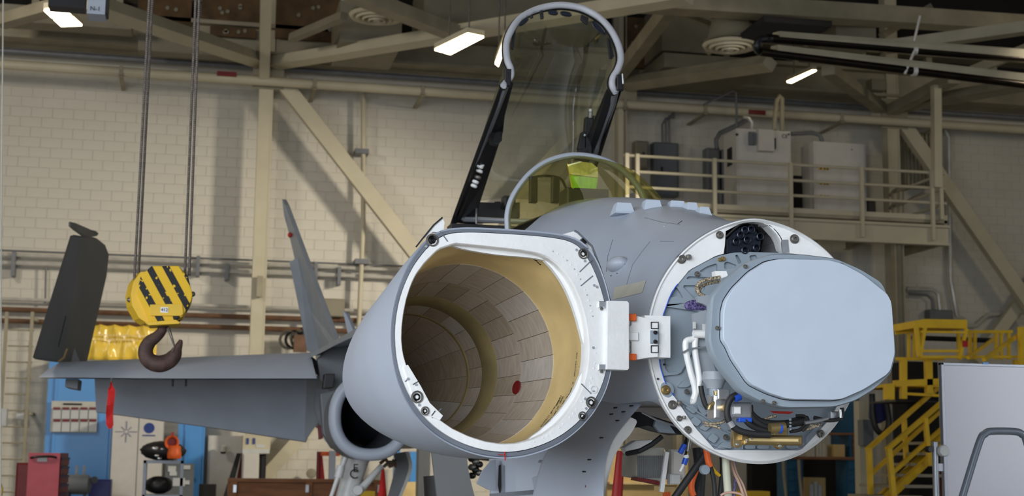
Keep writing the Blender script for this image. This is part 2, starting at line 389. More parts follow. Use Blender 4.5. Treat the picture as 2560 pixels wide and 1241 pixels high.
# small bracket box on left column
# diagonal braces
def brace(p, q, w, h, label, name='diagonal_brace', cat='brace', m='cream', group=None, prof='box'):
    t = MB().beam(p, q, w, h, (0, 1, 0), prof)
    return solo(t, name, M[m], label, cat, group)
YB = 29.25
brace(at(705, 205, YB), at(1500, 1228, YB), 0.30, 0.20, 'wide cream diagonal brace falling to the right from the left column')
brace(at(1490, 265, YB+0.2), at(640, 1218, YB+0.2), 0.24, 0.14, 'cream diagonal brace seen through the open canopy, falling to the left')
brace(at(2250, 300, YB), at(2640, 860, YB), 0.30, 0.18, 'cream diagonal brace right of the right-hand column, crossing the bare wall')
brace(at(2620, 660, YB+0.3), at(2440, 905, YB+0.3), 0.26, 0.16, 'cream diagonal brace at the right edge behind the yellow stairs')
brace(at(2340, 215, 26.5), at(2342, 470, 26.5), 0.16, 0.16, 'cream hanger post at the right end of the mezzanine', 'hanger_post', 'post')
# roof trusses : members at true depths between wall columns and the hall
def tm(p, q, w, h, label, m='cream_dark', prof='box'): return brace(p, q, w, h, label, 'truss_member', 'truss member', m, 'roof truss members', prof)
tm(at(685, 158, 29.0), at(1720, -12, 20), 0.20, 0.28, 'long cream truss chord rising from left column across the top', 'cream')
tm(at(235, 12, 22), at(650, 152, 29.0), 0.22, 0.26, 'cream truss member slanting down to the left column from upper left', 'cream')
tm(at(870, -20, 22), at(1135, 82, 24), 0.22, 0.26, 'cream truss member slanting down beside the left round diffuser')
tm(at(0, 55, 26), at(215, -5, 24), 0.2, 0.25, 'cream truss member in the upper left corner above the tube light')
tm(at(730, 95, 27), at(860, 40, 25), 0.14, 0.14, 'thin grey truss strut beside the brown board at the top left', 'duct')
tm(at(1553, 212, 29.0), at(1925, 158, 24), 0.20, 0.26, 'cream truss chord right of the open canopy below the right diffuser')
tm(at(1545, 190, 28.5), at(1690, 0, 23), 0.22, 0.26, 'broad cream truss diagonal right of the canopy top')
tm(at(1560, 0, 22), at(2640, 68, 25), 0.30, 0.38, 'deep cream roof girder across the upper right corner', 'cream_dark')
tm(at(1600, -5, 23), at(1900, 110, 26), 0.10, 0.10, 'thin cream strut above the right diffuser')
tm(at(1780, -10, 24), at(1910, 90, 24), 0.06, 0.06, 'slender rod running down to the heater tube bend')
tm(at(1905, 0, 25), at(1770, 130, 27), 0.12, 0.12, 'cream strut crossing behind the right diffuser')
tm(at(2070, 175, 26), at(2200, 270, 28.8), 0.20, 0.26, 'cream truss diagonal left of the right-hand column')
tm(at(2230, 275, 28.8), at(2385, 195, 26), 0.22, 0.26, 'cream truss diagonal rising right from the right-hand column')
tm(at(2240, 268, 28.9), at(2620, 200, 25), 0.18, 0.30, 'flat cream truss chord running to the right edge')
tm(at(2205, 90, 25), at(2325, 18, 25.5), 0.13, 0.13, 'short cream strut above the heater tube hanger')
tm(at(2215, 118, 22), at(2620, 62, 21), 0.18, 0.30, 'cream truss chord above the black heater tubes')
tm(at(2400, 190, 24), at(2620, 100, 22), 0.16, 0.26, 'dim cream truss chord behind the heater tubes at the right edge')
tm(at(665, -20, 27), at(660, 200, 29.0), 0.20, 0.22, 'upright cream truss post above the left column', 'cream')
for k in range(9):                                  # purlins under the deck, running into depth
    x = -8+k*4.3
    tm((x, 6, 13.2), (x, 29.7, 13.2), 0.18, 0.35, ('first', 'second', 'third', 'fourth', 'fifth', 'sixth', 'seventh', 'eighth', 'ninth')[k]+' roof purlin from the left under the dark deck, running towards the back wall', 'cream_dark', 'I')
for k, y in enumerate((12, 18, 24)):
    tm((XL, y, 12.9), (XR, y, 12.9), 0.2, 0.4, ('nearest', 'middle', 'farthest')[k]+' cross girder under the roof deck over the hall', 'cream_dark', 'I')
# boards and ducts up in the roof
def rbox(px0, py0, px1, py1, Y, dep, name, m, label, cat, group=None):
    o = pbox(px0, py0, px1, py1, Y, dep, name, M[m]); return tag(o, label, cat, group)
for px0, py0, px1, py1, l in ((345, -60, 480, 70, 'brown insulation board behind the crane ropes at the top'), (505, -60, 650, 52, 'brown insulation board with pale spots left of the left column'),
                              (525, 68, 640, 92, 'narrow brown strip under the upper insulation boards'), (690, -50, 850, 100, 'brown insulation board right of the left column top'),
                              (1560, 45, 1650, 170, 'dark brown board behind the broad diagonal right of canopy')):
    o = rbox(px0, py0, px1, py1, 29.0, 0.08, 'insulation_board', 'board', l, 'board', 'brown insulation boards under the roof')
    for k in range(5):
        x = random.uniform(px0+20, px1-20); y = random.uniform(max(py0, 5)+8, py1-10); c = at(x, y, 28.98)
        MB().lathe(c, (0, -1, 0), [(0, 0.045), (0.008, 0.04)], 6).build('plaster_patch', M['duct'], o)
rbox(0, 20, 330, 62, 27.5, 0.5, 'duct', 'duct', 'cream duct length in the upper left corner', 'duct')
rbox(345, 95, 640, 135, 28.3, 0.4, 'duct', 'duct', 'long low duct behind the crane ropes under the boards', 'duct')
rbox(850, 0, 1005, 108, 26.5, 1.8, 'duct', 'duct', 'square supply duct carrying the left round diffuser', 'duct')
rbox(1060, -40, 1500, 62, 27.5, 1.6, 'duct', 'duct', 'big grey-green duct behind the canopy top', 'duct')
rbox(1655, 5, 1780, 130, 27.8, 1.2, 'duct', 'duct', 'upright duct box left of the right round diffuser', 'duct')
rbox(1660, 140, 1900, 175, 27.2, 1.6, 'duct', 'duct', 'flat duct under the right round diffuser', 'duct')
rbox(1795, 60, 1850, 92, 24.2, 0.4, 'duct', 'pipe', 'bright round neck duct above the right diffuser', 'duct')
rbox(1910, 45, 2080, 60, 22, 1.2, 'duct', 'dark', 'black unit hanging over the heater tubes', 'duct')
rbox(2090, 55, 2190, 110, 24, 1.2, 'duct', 'duct', 'dim duct box above the heater tubes', 'duct')
rbox(2180, 198, 2215, 225, 28.9, 0.5, 'junction_box', 'duct', 'small box beside the right-hand column top', 'box')
def diffuser(px, py, Y, rx, label):
    c = at(px, py, Y); r = (at(px+rx, py, Y)-c).length
    t = thing('round_diffuser', label, 'vent', c, 'round ceiling diffusers')
    for i, (q, dz) in enumerate(((1.0, 0), (0.78, -0.03), (0.55, -0.05), (0.33, -0.07))):
        MB().lathe(c+V((0, 0, dz)), (0, 0, 1), [(0.0, r*q), (-0.05, r*q*0.93), (-0.05, r*q*0.86), (0.03, r*q*0.70), (0.05, r*q*0.70), (0.06, r*q*0.95)], 32, cap=False).build('ring', M['cream'], t, smooth=True, auto=60)
    MB().lathe(c, (0, 0, 1), [(-0.10, 0.001), (-0.12, r*0.12), (-0.08, r*0.16), (0.06, r*0.2)], 20).build('centre_cone', M['cream'], t, smooth=True)
    MB().lathe(c+V((0, 0, 0.05)), (0, 0, 1), [(0, r*0.85), (0.5, r*0.6), (0.9, r*0.6)], 24).build('neck', M['duct'], t, smooth=True)
diffuser(943, 38, 24.5, 70, 'round stepped air diffuser at the top, left of the canopy')
diffuser(1826, 112, 23.5, 66, 'round stepped air diffuser at the top, left of the heater tubes')
# fluorescent fixtures (give off light)
def fixture(corners, Z, label, tubes=2, power=0):
    P = [atz(px, py, Z) for px, py in corners]; c = sum(P, V())/4
    t = thing('ceiling_light', label, 'light', c, 'fluorescent ceiling lights')
    MB().prism([p+V((0, 0, 0.03)) for p in P], (0, 0, 0.08)).build('housing', M['cream'], t)
    for k in range(tubes):
        a0, a1 = (k+0.08)/tubes, (k+0.92)/tubes
        q = [P[0].lerp(P[3], a0), P[1].lerp(P[2], a0), P[1].lerp(P[2], a1), P[0].lerp(P[3], a1)]
        MB().prism(q, (0, 0, 0.025)).build('lamp_tube', M['lamp'], t)
    for s_ in (0.2, 0.8):
        q = (P[0].lerp(P[1], s_)+P[3].lerp(P[2], s_))/2; MB().tube([q+V((0,0,0.1)), V((q.x, q.y, 13.5))], 0.012, 6).build('hanger_rod', M['steel'], t)
fixture([(1085, 126), (1168, 86), (1211, 95), (1128, 138)], 7.7, 'bright fluorescent light hanging at the top, left of canopy', 2)
fixture([(108, 26), (152, 18), (207, 67), (155, 69)], 7.8, 'twin tube light in the upper left corner', 2)
fixture([(1966, 206), (2030, 178), (2042, 178), (1980, 209)], 9.2, 'thin lit tube light under the heater tubes', 1)
fixture([(1237, 160), (1262, 92), (1272, 100), (1247, 168)], 7.6, 'ceiling light half hidden behind the canopy top left', 1)
# radiant heater tubes
ht = thing('radiant_heater', 'pair of dark radiant heater tubes with a U bend hanging at upper right', 'heater', at(1910, 110, 17.5))
YH = 17.5
for (a, b_) in (((1915, 95), (2640, 155)), ((1902, 130), (2640, 222))):
    MB().tube([at(a[0], a[1], YH), at(b_[0], b_[1], YH+0.4)], 0.055, 14).build('heater_tube', M['bronze'], ht, smooth=True)
    for px in (2285,):
        py = a[1]+(b_[1]-a[1])*(px-a[0])/(b_[0]-a[0]); c = at(px, py, YH+0.2); MB().lathe(c+V((-0.03,0,0)), (1,0,0), [(0,0.07),(0.06,0.07)], 14).build('clamp', M['pipe'], ht)
MB().tube(bez([at(1930, 96, YH), at(1900, 100, YH), at(1892, 118, YH), at(1900, 130, YH+0.1), at(1925, 133, YH+0.1)], 6), 0.05, 12).build('u_bend', M['black'], ht, smooth=True)
MB().tube([at(2300, 40, YH+0.2), at(2285, 105, YH+0.2)], 0.018, 6).build('hanger', M['pipe'], ht)
MB().tube([at(2290, 118, YH+0.15), at(2262, 185, YH+0.15)], 0.02, 6).build('hanger', M['pipe'], ht)
MB().prism([at(1950, 78, YH-0.1), at(2640, 128, YH+0.3), at(2640, 150, YH+0.35), at(1950, 92, YH-0.05)], (0, 0.25, 0.05)).build('reflector', M['cream_dark'], ht)
MB().prism([at(1945, 112, YH-0.1), at(2640, 192, YH+0.3), at(2640, 212, YH+0.35), at(1945, 126, YH-0.05)], (0, 0.25, 0.05)).build('reflector', M['cream_dark'], ht)

# ------------------------------------------------------------------ pipes on the back wall
def wpipe(pts, r, m, label, Y=29.85, name='wall_pipe'):
    return solo(MB().tube([at(p[0], p[1], Y) for p in pts], r, 8), name, M[m], label, 'pipe', smooth=True)
def hpipe(px, py, r, m, label, x0=XL, x1=11.5, Y=29.8):
    z = zat(px, py, Y); return solo(MB().tube([(x0, Y, z), (x1, Y, z)], r, 8), 'wall_pipe', M[m], label, 'pipe', smooth=True)
hpipe(300, 648, 0.036, 'pipe', 'upper of two bright conduits halfway up the left wall')
hpipe(300, 668, 0.042, 'pipe', 'lower of two bright conduits halfway up the left wall')
hpipe(300, 638, 0.02, 'pipegrey', 'thin conduit above the two bright conduits on the left wall')
hpipe(290, 757, 0.035, 'pipe', 'single thin bright conduit above the brown pipes', x1=5)
hpipe(300, 783, 0.05, 'rust', 'upper brown pipe on the wall behind the hook block')
hpipe(300, 811, 0.05, 'rust', 'lower brown pipe on the wall above the yellow tarp')
for kk, (px, y0, y1) in enumerate(((33, 630, 690), (495, 640, 690), (567, 660, 700), (790, 655, 700), (848, 668, 712))):
    c = at(px, (y0+y1)/2, 29.72); h = abs(at(px, y0, 29.72).z-at(px, y1, 29.72).z)/2
    solo(MB().box((c.x-0.035, 29.7, c.z-h), (c.x+0.035, 29.98, c.z+h)), 'pipe_strap', M['pipegrey'], ('leftmost', 'second', 'third', 'fourth', 'rightmost')[kk]+' small strut clamp from the left holding the two bright conduits', 'bracket', 'conduit clamps on the left wall')
dp = solo(MB().tube([at(908, 228, 29.7), at(908, 560, 29.7), at(897, 820, 29.7), at(893, 1230, 29.7)], 0.05, 10), 'downpipe', M['cream'], 'upright cream downpipe right of the left column', 'pipe', smooth=True)
for py in (380, 655):
    c = at(904, py, 29.7); MB().box((c.x-0.14, 29.6, c.z-0.05), (c.x+0.14, 29.95, c.z+0.05)).build('clamp', M['pipegrey'], dp)
wpipe([(908, 228), (880, 400), (880, 405)], 0.0301, 'pipegrey', 'thin grey conduit close beside the cream downpipe') if False else None
wpipe([(115, 670), (113, 762)], 0.02, 'pipegrey', 'short thin drop conduit left of the folded wing')
wpipe([(2362, 325), (2372, 345), (2376, 700), (2392, 790), (2410, 800)], 0.055, 'pipe', 'tall grey conduit on the wall right of the right-hand column')
wpipe([(2268, 722), (2330, 724), (2345, 735), (2350, 780)], 0.05, 'pipe', 'bent conduit entering the grey box above the yellow platform')
wpipe([(2272, 735), (2318, 738), (2330, 750), (2332, 782)], 0.03, 'pipegrey', 'thinner bent conduit left of the one entering the grey box')
wpipe([(2415, 815), (2440, 815), (2470, 788), (2560, 780)], 0.05, 'pipe', 'conduit with an offset bend at right behind the platform')
eb = pbox(2325, 775, 2382, 800, 29.7, 0.25, 'junction_box', M['grey'], ch=0.02); tag(eb, 'grey wall box above the yellow platform', 'box')
pb = pbox(805, 747, 862, 792, 29.6, 0.3, 'wall_box', M['duct'], ch=0.02); tag(pb, 'olive grey box on the wall beside the tail fin', 'box')
tag(pbox(642, 690, 657, 742, 29.0, 0.12, 'bracket_box', M['cream_dark']), 'small cream bracket box on the face of the left column', 'box')
tag(pbox(770, 785, 778, 830, 29.6, 0.1, 'wall_bracket', M['black']), 'black upright bracket on the wall left of the tail fin', 'bracket')
# hose reel clutter by the fin base
hr = thing('hose_reel', 'dark clutter of hose and fittings on the wall left of the tail fin base', 'hose reel', at(745, 850, 29.5))
for k in range(4): MB().lathe(at(722+k*14, 850, 29.4), (0, 1, 0), [(0, 0.17), (0.03, 0.2), (0.06, 0.17), (0.03, 0.14), (0, 0.17)], 16, cap=False).build('coil', M['black' if k % 2 else 'steel'], hr, smooth=True)
pbox(735, 838, 768, 880, 29.3, 0.2, 'reel_frame', M['rust'], hr)
# round floodlight-like fitting bottom
tag(MB().lathe(at(778, 1185, 29.7), (0, -1, 0), [(0, 0.10), (0.05, 0.10), (0.06, 0.04)], 18).build('wall_fitting', M['duct']), 'small round fitting on the wall right of the long diagonal brace', 'fitting')
# ================================================================== MEZZANINE
YM = 26.6                        # front edge of the platform
zt = zat(1960, 532, YM); zbm = zat(2000, 588, YM) - 0.05
xa, xb = at(1560, 520, YM).x, at(2368, 560, YM).x
mz = thing('mezzanine', 'cream mezzanine platform with three-rail guard along the back wall', 'platform', ((xa+xb)/2, YM, zbm))
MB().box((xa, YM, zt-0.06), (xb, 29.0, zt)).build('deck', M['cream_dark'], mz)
MB().box((xa, YM-0.04, zbm), (xb, YM+0.05, zt-0.13)).box((xa, YM-0.1, zt-0.16), (xb, YM+0.06, zt-0.11)).box((xa, YM-0.1, zbm-0.04), (xb, YM+0.08, zbm)).build('edge_beam', M['cream'], mz)
MB().box((xa, YM-0.02, zt), (xb, YM, zt+0.10)).build('toe_board', M['cream'], mz)
MB().box((xb-0.06, YM, zbm), (xb, 29.0, zt)).build('end_beam', M['cream_dark'], mz)
rz = [zat(1960, 418, YM-0.05), zat(1960, 450, YM-0.05), zat(1960, 482, YM-0.05)]
rz = [zat(1960, y, YM-0.05) for y in (411, 450, 488)]
for z in rz: MB().tube([(xa-0.02, YM-0.05, z), (xb-0.05, YM-0.05, z)], 0.03, 8).build('rail', M['cream'], mz, smooth=True)
for z in rz: MB().tube([(xb-0.05, YM-0.05, z), (xb-0.05, 28.9, z)], 0.03, 8).build('rail', M['cream'], mz, smooth=True)
for px in (1566, 1592, 1785, 1975, 2152, 2328, 2350):
    x = at(px, 470, YM-0.05).x; lo = zbm+0.05 if px in (1785, 1975, 2152, 2328) else zt
    MB().box((x-0.035, YM-0.12, lo), (x+0.035, YM-0.05, rz[0]+0.03)).build('post', M['cream'], mz)
for k in range(7):
    x = xa+(xb-xa)*k/6; MB().beam((x, YM+0.1, zt-0.2), (x, 28.9, zt-0.2), 0.12, 0.25, (0, 0, 1), 'I').build('joist', M['cream_dark'], mz)
for px in (1700, 2245):
    x = at(px, 600, YM+0.1).x; MB().beam((x, YM+0.15, 0), (x, YM+0.15, zbm), 0.2, 0.2, (1, 0, 0), 'I').build('leg', M['cream_dark'], mz)
# equipment on the mezzanine
def cabinet(px0, py0, px1, side_px, Y, dep, label, cat='cabinet'):
    a = at(px0, 430, Y).x; b = at(px1, 430, Y).x; z1 = at((px0+px1)/2, py0, Y).z
    t = thing('control_cabinet', label, cat, ((a+b)/2, Y+dep/2, zt))
    MB().box((a, Y, zt+0.05), (b, Y+dep, z1)).build('body', M['locker'], t, bevel=0.01)
    MB().box((a+0.04, Y-0.02, zt+0.1), (b-0.04, Y, z1-0.03)).build('door', M['locker'], t)
    MB().box((a, Y+0.03, zt), (b, Y+dep, zt+0.05)).build('plinth', M['dark'], t)
    return t, a, b, z1
c1, a, b, z1 = cabinet(1842, 325, 1978, 0, 27.6, 0.75, 'tall off-white electrical cabinet on the mezzanine with a smaller box on its front')
d = MB().box((at(1893, 350, 27.5).x, 27.42, at(1893, 378, 27.5).z), (at(1932, 350, 27.5).x, 27.58, at(1915, 326, 27.5).z)); d.build('side_box', M['locker'], c1)
MB().box((at(1874, 350, 27.5).x, 27.5, zat(1880, 362, 27.5)), (at(1888, 350, 27.5).x, 27.58, zat(1880, 330, 27.5))).build('switch_box', M['grey'], c1)
MB().box((at(1934, 350, 27.5).x, 27.5, zat(1935, 372, 27.5)), (at(1940, 350, 27.5).x, 27.57, zat(1935, 345, 27.5))).build('handle', M['black'], c1)
MB().box((a-0.02, 27.85, zat(1820, 405, 27.6)), (a+0.0, 28.1, zat(1820, 360, 27.6))).build('side_grille', M['black'], c1)
text('CE', 0.11, at(1962, 341, 27.57), c1, M['ink'])
for px in (1843, 1972):
    c = at(px, 336, 27.575); MB().lathe(c, (0, 1, 0), [(0, 0.02), (0.02, 0.03)], 8).build('latch', M['black'], c1)
c2, a2, b2, z2 = cabinet(2035, 357, 2165, 0, 27.6, 0.65, 'second off-white cabinet, right of the tall one, with yellow black warning labels')
for py in (421, 458, 492):
    c = at(2060, py, 27.56); lb = MB().box((c.x-0.11, 27.56, c.z-0.03), (c.x+0.11, 27.575, c.z+0.03)).build('warning_label', M['yellow'], c2)
    for k in (-1, 0.2, 1.1): MB().prism([(c.x+k*0.07-0.02, 27.555, c.z-0.03), (c.x+k*0.07+0.012, 27.555, c.z-0.03), (c.x+k*0.07+0.025, 27.555, c.z+0.03), (c.x+k*0.07-0.007, 27.555, c.z+0.03)], (0, 0.004, 0)).build('black_mark', M['ink'], lb)
MB().lathe(at(2130, 374, 27.57), (0, 1, 0), [(0, 0.015), (0.02, 0.02)], 8).build('knob', M['steel'], c2)
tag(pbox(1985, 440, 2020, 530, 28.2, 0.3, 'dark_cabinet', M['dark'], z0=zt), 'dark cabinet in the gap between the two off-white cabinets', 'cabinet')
def panel(px0, py0, px1, py1, m, label, Y=29.68, dep=0.3):
    o = pbox(px0, py0, px1, py1, Y, dep, 'electrical_panel', M[m], ch=0.03); tag(o, label, 'panel')
    x0 = at(px0, py0, Y).x; x1_ = at(px1, py1, Y).x; za = zat(px0, py1, Y); zb_ = zat(px0, py0, Y)
    d = MB().box((x0+0.05, Y-0.012, za+0.05), (x1_-0.05, Y, zb_-0.05)).build('door', M[m], o)
    MB().box((x0+0.14, Y-0.04, (za+zb_)/2-0.05), (x0+0.18, Y-0.01, (za+zb_)/2+0.05)).build('handle', M['black'], d)
    return o
panel(1636, 356, 1697, 490, 'grey', 'large grey electrical panel on the wall behind the mezzanine rail')
panel(1590, 352, 1622, 420, 'duct', 'narrow olive panel left of the large grey electrical panel')
panel(1768, 370, 1801, 475, 'grey', 'narrow grey switch panel just left of the tall off-white cabinet')
panel(1806, 374, 1816, 475, 'grey', 'very slim grey duct between switch panel and off-white cabinet')
panel(1800, 478, 1830, 515, 'grey', 'low grey box beside the foot of the tall off-white cabinet', 28.6)
for k, (p0, top) in enumerate(((1656, 296), (1665, 290), (1673, 284))):
    wpipe([(p0, 358), (p0-1, top+16), (p0+8, top), (p0+30-k*8, top-2)], 0.02, 'pipegrey', ('leftmost', 'middle', 'rightmost')[k]+' of three thin conduits above the large grey electrical panel', 29.7)
wpipe([(1792, 372), (1790, 350), (1800, 333), (1850, 310), (1866, 300)], 0.05, 'pipegrey', 'dark bent conduit from the switch panel up to the tall cabinet top', 29.0)
wpipe([(1878, 328), (1880, 306), (1870, 295), (1858, 293)], 0.035, 'pipe', 'shiny flexible conduit bending off the tall cabinet top', 27.9)
wpipe([(1955, 328), (1955, 246), (1950, 240), (1942, 252), (1938, 285), (1935, 325)], 0.05, 'cream_dark', 'hooped cream pipe rising from the tall cabinet top', 28.0)
wpipe([(1978, 335), (2030, 332), (2050, 338), (2056, 355)], 0.045, 'pipegrey', 'dark conduit linking the two off-white cabinets', 28.0)
wpipe([(1760, 262), (1830, 228), (1840, 232), (1842, 320)], 0.025, 'pipegrey', 'thin bent conduit above the tall off-white cabinet', 28.6)
# duct / grille under mezzanine right of column, ladder rails
for k in range(2):
    pass
gr = thing('curved_rails', 'set of dark stair rails at the right end of the mezzanine', 'handrail', at(2300, 500, 28.6))
for k in range(2):
    MB().tube(bez([at(2225, 490+k*32, 28.6), at(2240, 474+k*32, 28.6), at(2262, 474+k*32, 28.6), at(2310, 450+k*32, 28.4)], 5), 0.035, 8).build('rail', M['duct'], gr, smooth=True)
for px in (2232, 2245, 2258): MB().tube([at(px, 475, 28.6), at(px, 532, 28.6)], 0.02, 6).build('baluster', M['cream_dark'], gr)
tag(pbox(2262, 330, 2330, 470, 29.75, 0.1, 'corrugated_panel', M['cream_dark']), 'ribbed cream panel on the wall between right column and hanger post', 'panel')
for k in range(7):
    x = at(2266+k*9.5, 400, 29.74).x; MB().box((x, 29.70, zat(2290, 468, 29.74)), (x+0.04, 29.75, zat(2290, 333, 29.74))).build('rib', M['cream_dark'], bpy.data.objects['corrugated_panel'])
tag(pbox(2165, 500, 2192, 534, 27.8, 0.3, 'case', M['black'], z0=zt, ch=0.05), 'small black case on the mezzanine right of the second cabinet', 'case')

# ================================================================== YELLOW MAINTENANCE STAND (right)
YS = 20.0
ys = thing('maintenance_stand', 'yellow steel maintenance stand with stairs and guard rails', 'stairs', at(2330, 1200, YS).xy.to_3d())
def yb(pts, r=0.035, name='guard_rail', n=8): return MB().tube([at(p[0], p[1], p[2] if len(p) > 2 else YS) for p in pts], r, n).build(name, M['yellow'], ys, smooth=True)
def ybar(a, b_, w=0.07, name='frame_bar'):
    A = at(a[0], a[1], a[2] if len(a) > 2 else YS); B = at(b_[0], b_[1], b_[2] if len(b_) > 2 else YS)
    w *= 0.78; return MB().beam(A, B, w, w, (0, 1, 0)).build(name, M['yellow'], ys)
# stair handrails : near one and far one
ybar((2168, 1125, 19), (2358, 958, 20.5), 0.075, 'handrail'); ybar((2218, 1124, 18.2), (2380, 985, 19.4), 0.075, 'handrail')
ybar((2178, 1185, 19), (2358, 1022, 20.5), 0.065, 'mid_rail'); ybar((2228, 1185, 18.2), (2380, 1050, 19.4), 0.065, 'mid_rail')
ybar((2172, 1120, 19), (2178, 1260, 19), 0.085, 'post'); ybar((2222, 1122, 18.2), (2236, 1262, 18.2), 0.085, 'post')
ybar((2260, 1047, 19.8), (2266, 1158, 19.8), 0.075, 'post'); ybar((2313, 1045, 18.8), (2324, 1165, 18.8), 0.075, 'post')
for k in range(6):
    px = 2210+k*28; py = 1240-k*27; A = at(px, py, 18.3+k*0.25)
    MB().box((A.x-0.1, A.y, A.z-0.04), (A.x+0.55, A.y+0.9, A.z)).build('stair_tread', M['cream_dark'], ys)
ybar((2200, 1262, 18.2), (2375, 1100, 19.6), 0.12, 'stringer'); ybar((2180, 1262, 19.4), (2358, 1090, 20.6), 0.1, 'stringer')
# lower landing
ybar((2235, 960), (2350, 955), 0.12, 'landing_edge'); ybar((2222, 962), (2222, 1000), 0.16, 'landing_post'); ybar((2258, 900), (2258, 998), 0.11, 'post'); ybar((2320, 898), (2322, 985), 0.12, 'post')
ybar((2240, 898), (2360, 898), 0.06, 'guard_rail'); 
ybar((2262, 985), (2350, 990), 0.05, 'guard_rail')
MB().box((at(2240, 990, YS).x, YS, at(2240, 966, YS).z), (at(2350, 990, YS).x, YS+1.2, at(2240, 958, YS).z)).build('landing_deck', M['yellow'], ys)
for px in (2272, 2285, 2300): ybar((px, 828, 20.8), (px, 898, 20.8), 0.05, 'baluster')
ybar((2238, 834, 20.8), (2310, 826, 20.8), 0.055, 'guard_rail')
# hopper-like upper platform frame
A = [at(2288, 802, 19.6), at(2418, 800, 19.6), at(2416, 824, 19.6), at(2300, 824, 19.6)]
MB().prism([at(2288, 802, 19.6), at(2312, 798, 19.6), at(2418, 800, 19.6), at(2418, 822, 19.6), at(2312, 820, 19.6), at(2288, 820, 19.6)], (0, 0.7, 0)).build('upper_platform', M['yellow'], ys)
ybar((2290, 815, 19.6), (2298, 892, 19.6), 0.07, 'post'); ybar((2312, 820, 19.6), (2300, 892, 19.6), 0.06, 'post'); ybar((2416, 822, 19.6), (2398, 900, 19.6), 0.06, 'post'); ybar((2396, 822, 20.2), (2398, 900, 20.2), 0.06, 'post')
ybar((2300, 830, 19.6), (2415, 832, 19.6), 0.04, 'guard_rail'); ybar((2300, 878, 19.6), (2398, 878, 19.6), 0.05, 'guard_rail'); ybar((2300, 893, 19.6), (2560, 893, 19.6), 0.05, 'guard_rail')
ybar((2420, 830, 20.4), (2530, 830, 20.4), 0.06, 'guard_rail')
for px in (2425, 2437, 2490, 2503, 2522): ybar((px, 828, 20.4), (px, 900, 20.4), 0.055, 'post')
ybar((2420, 895, 19.4), (2484, 848, 19.9), 0.06, 'handrail'); ybar((2460, 900, 18.9), (2550, 835, 19.6), 0.07, 'handrail'); ybar((2552, 818, 19.4), (2554, 930, 19.4), 0.09, 'post')
ybar((2415, 1100, 20), (2415, 1262, 20), 0.1, 'leg'); ybar((2540, 900, 20), (2540, 1262, 20), 0.1, 'leg')
ln = tag(pbox(2408, 852, 2420, 868, 19.3, 0.03, 'red_tag', M['red']), 'small red tag hanging on the yellow upper platform', 'tag')
tag(solo(MB().tube([at(2280, 845, 21.2), at(2480, 852, 21.2)], 0.04, 8), 'dark_pipe', M['black'], 'dark bar passing behind the yellow upper platform', 'pipe'), None)
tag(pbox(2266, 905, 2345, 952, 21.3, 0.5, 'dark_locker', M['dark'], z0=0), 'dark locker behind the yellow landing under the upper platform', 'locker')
# clutter below stand: hose coil, grey box, uprights
hs = thing('hanging_hose', 'dark blue coat and hose hanging on the grey wall post left of the yellow stairs', 'hose', at(2190, 1020, 22))
MB().tube(bez([at(2180, 985, 22), at(2182, 1040, 22), at(2192, 1075, 22), at(2210, 1085, 22), at(2222, 1060, 22), at(2216, 1010, 22)], 6), 0.05, 8).build('hose', M['black'], hs, smooth=True)
MB().prism([at(2186, 1005, 22.1), at(2214, 1003, 22.1), at(2218, 1050, 22.1), at(2200, 1060, 22.1), at(2184, 1045, 22.1)], (0, 0.2, 0)).build('cover', M['navy'], hs, bevel=0.02)
tag(pbox(2150, 1003, 2172, 1262, 22.5, 0.2, 'wall_post', M['cream'], z0=0), 'cream post left of the yellow stair foot', 'post')
tag(pbox(2158, 1050, 2184, 1115, 22.3, 0.2, 'junction_box', M['grey']), 'grey box low on the cream post left of the yellow stairs', 'box')
tag(pbox(2215, 1000, 2230, 1262, 23, 0.15, 'wall_post', M['cream_dark'], z0=0), 'dim post behind the yellow stair handrails', 'post')
pbox(2240, 1002, 2345, 1006, YS+0.2, 0.9, 'under_tray', M['black'], ys)
tag(pbox(2250, 1005, 2330, 1200, 24.5, 0.3, 'equipment_rack', M['grey'], z0=0), 'dim grey rack seen between the yellow stair rails', 'rack')
tag(pbox(2360, 1180, 2382, 1241, 19.0, 0.3, 'red_container', M['darkred'], z0=0), 'dark red container at the bottom beside the whiteboard edge', 'container')

# ================================================================== WHITEBOARD + tube frame (right foreground)
YW2 = 9.2
wb = thing('whiteboard', 'large white dry-erase board on a wheeled stand at the lower right', 'whiteboard', at(2480, 1241, YW2).xy.to_3d())
A = at(2351, 907, YW2); B = at(2358, 1241, YW2)
x0 = A.x; xr = x0+1.9; ztop = A.z; zbot = 0.75
MB().box((x0+0.02, YW2, zbot), (xr, YW2+0.02, ztop-0.015)).build('board', M['board_white'], wb)
MB().box((x0, YW2-0.008, zbot), (x0+0.022, YW2+0.03, ztop)).box((xr-0.02, YW2-0.008, zbot), (xr, YW2+0.03, ztop)).box((x0, YW2-0.008, ztop-0.018), (xr, YW2+0.03, ztop)).box((x0, YW2-0.008, zbot-0.02), (xr, YW2+0.03, zbot)).build('frame', M['alu'], wb, bevel=0.003)
c = at(2464, 909, YW2-0.012); MB().box((c.x-0.02, YW2-0.014, c.z-0.006), (c.x+0.02, YW2-0.006, c.z+0.006)).build('blue_clip', M['blue'], wb)
pp_ = at(2341, 1106, YW2); MB().tube([(pp_.x, YW2+0.02, 0.05), (pp_.x, YW2+0.02, pp_.z)], 0.022, 16).build('stand_post', M['alu'], wb, smooth=True)
MB().lathe(at(2362, 1128, YW2-0.03), (0, 1, 0), [(0, 0.034), (0.012, 0.04), (0.03, 0.04), (0.04, 0.02)], 20).build('tilt_knob', M['lightgrey'], wb, smooth=True)
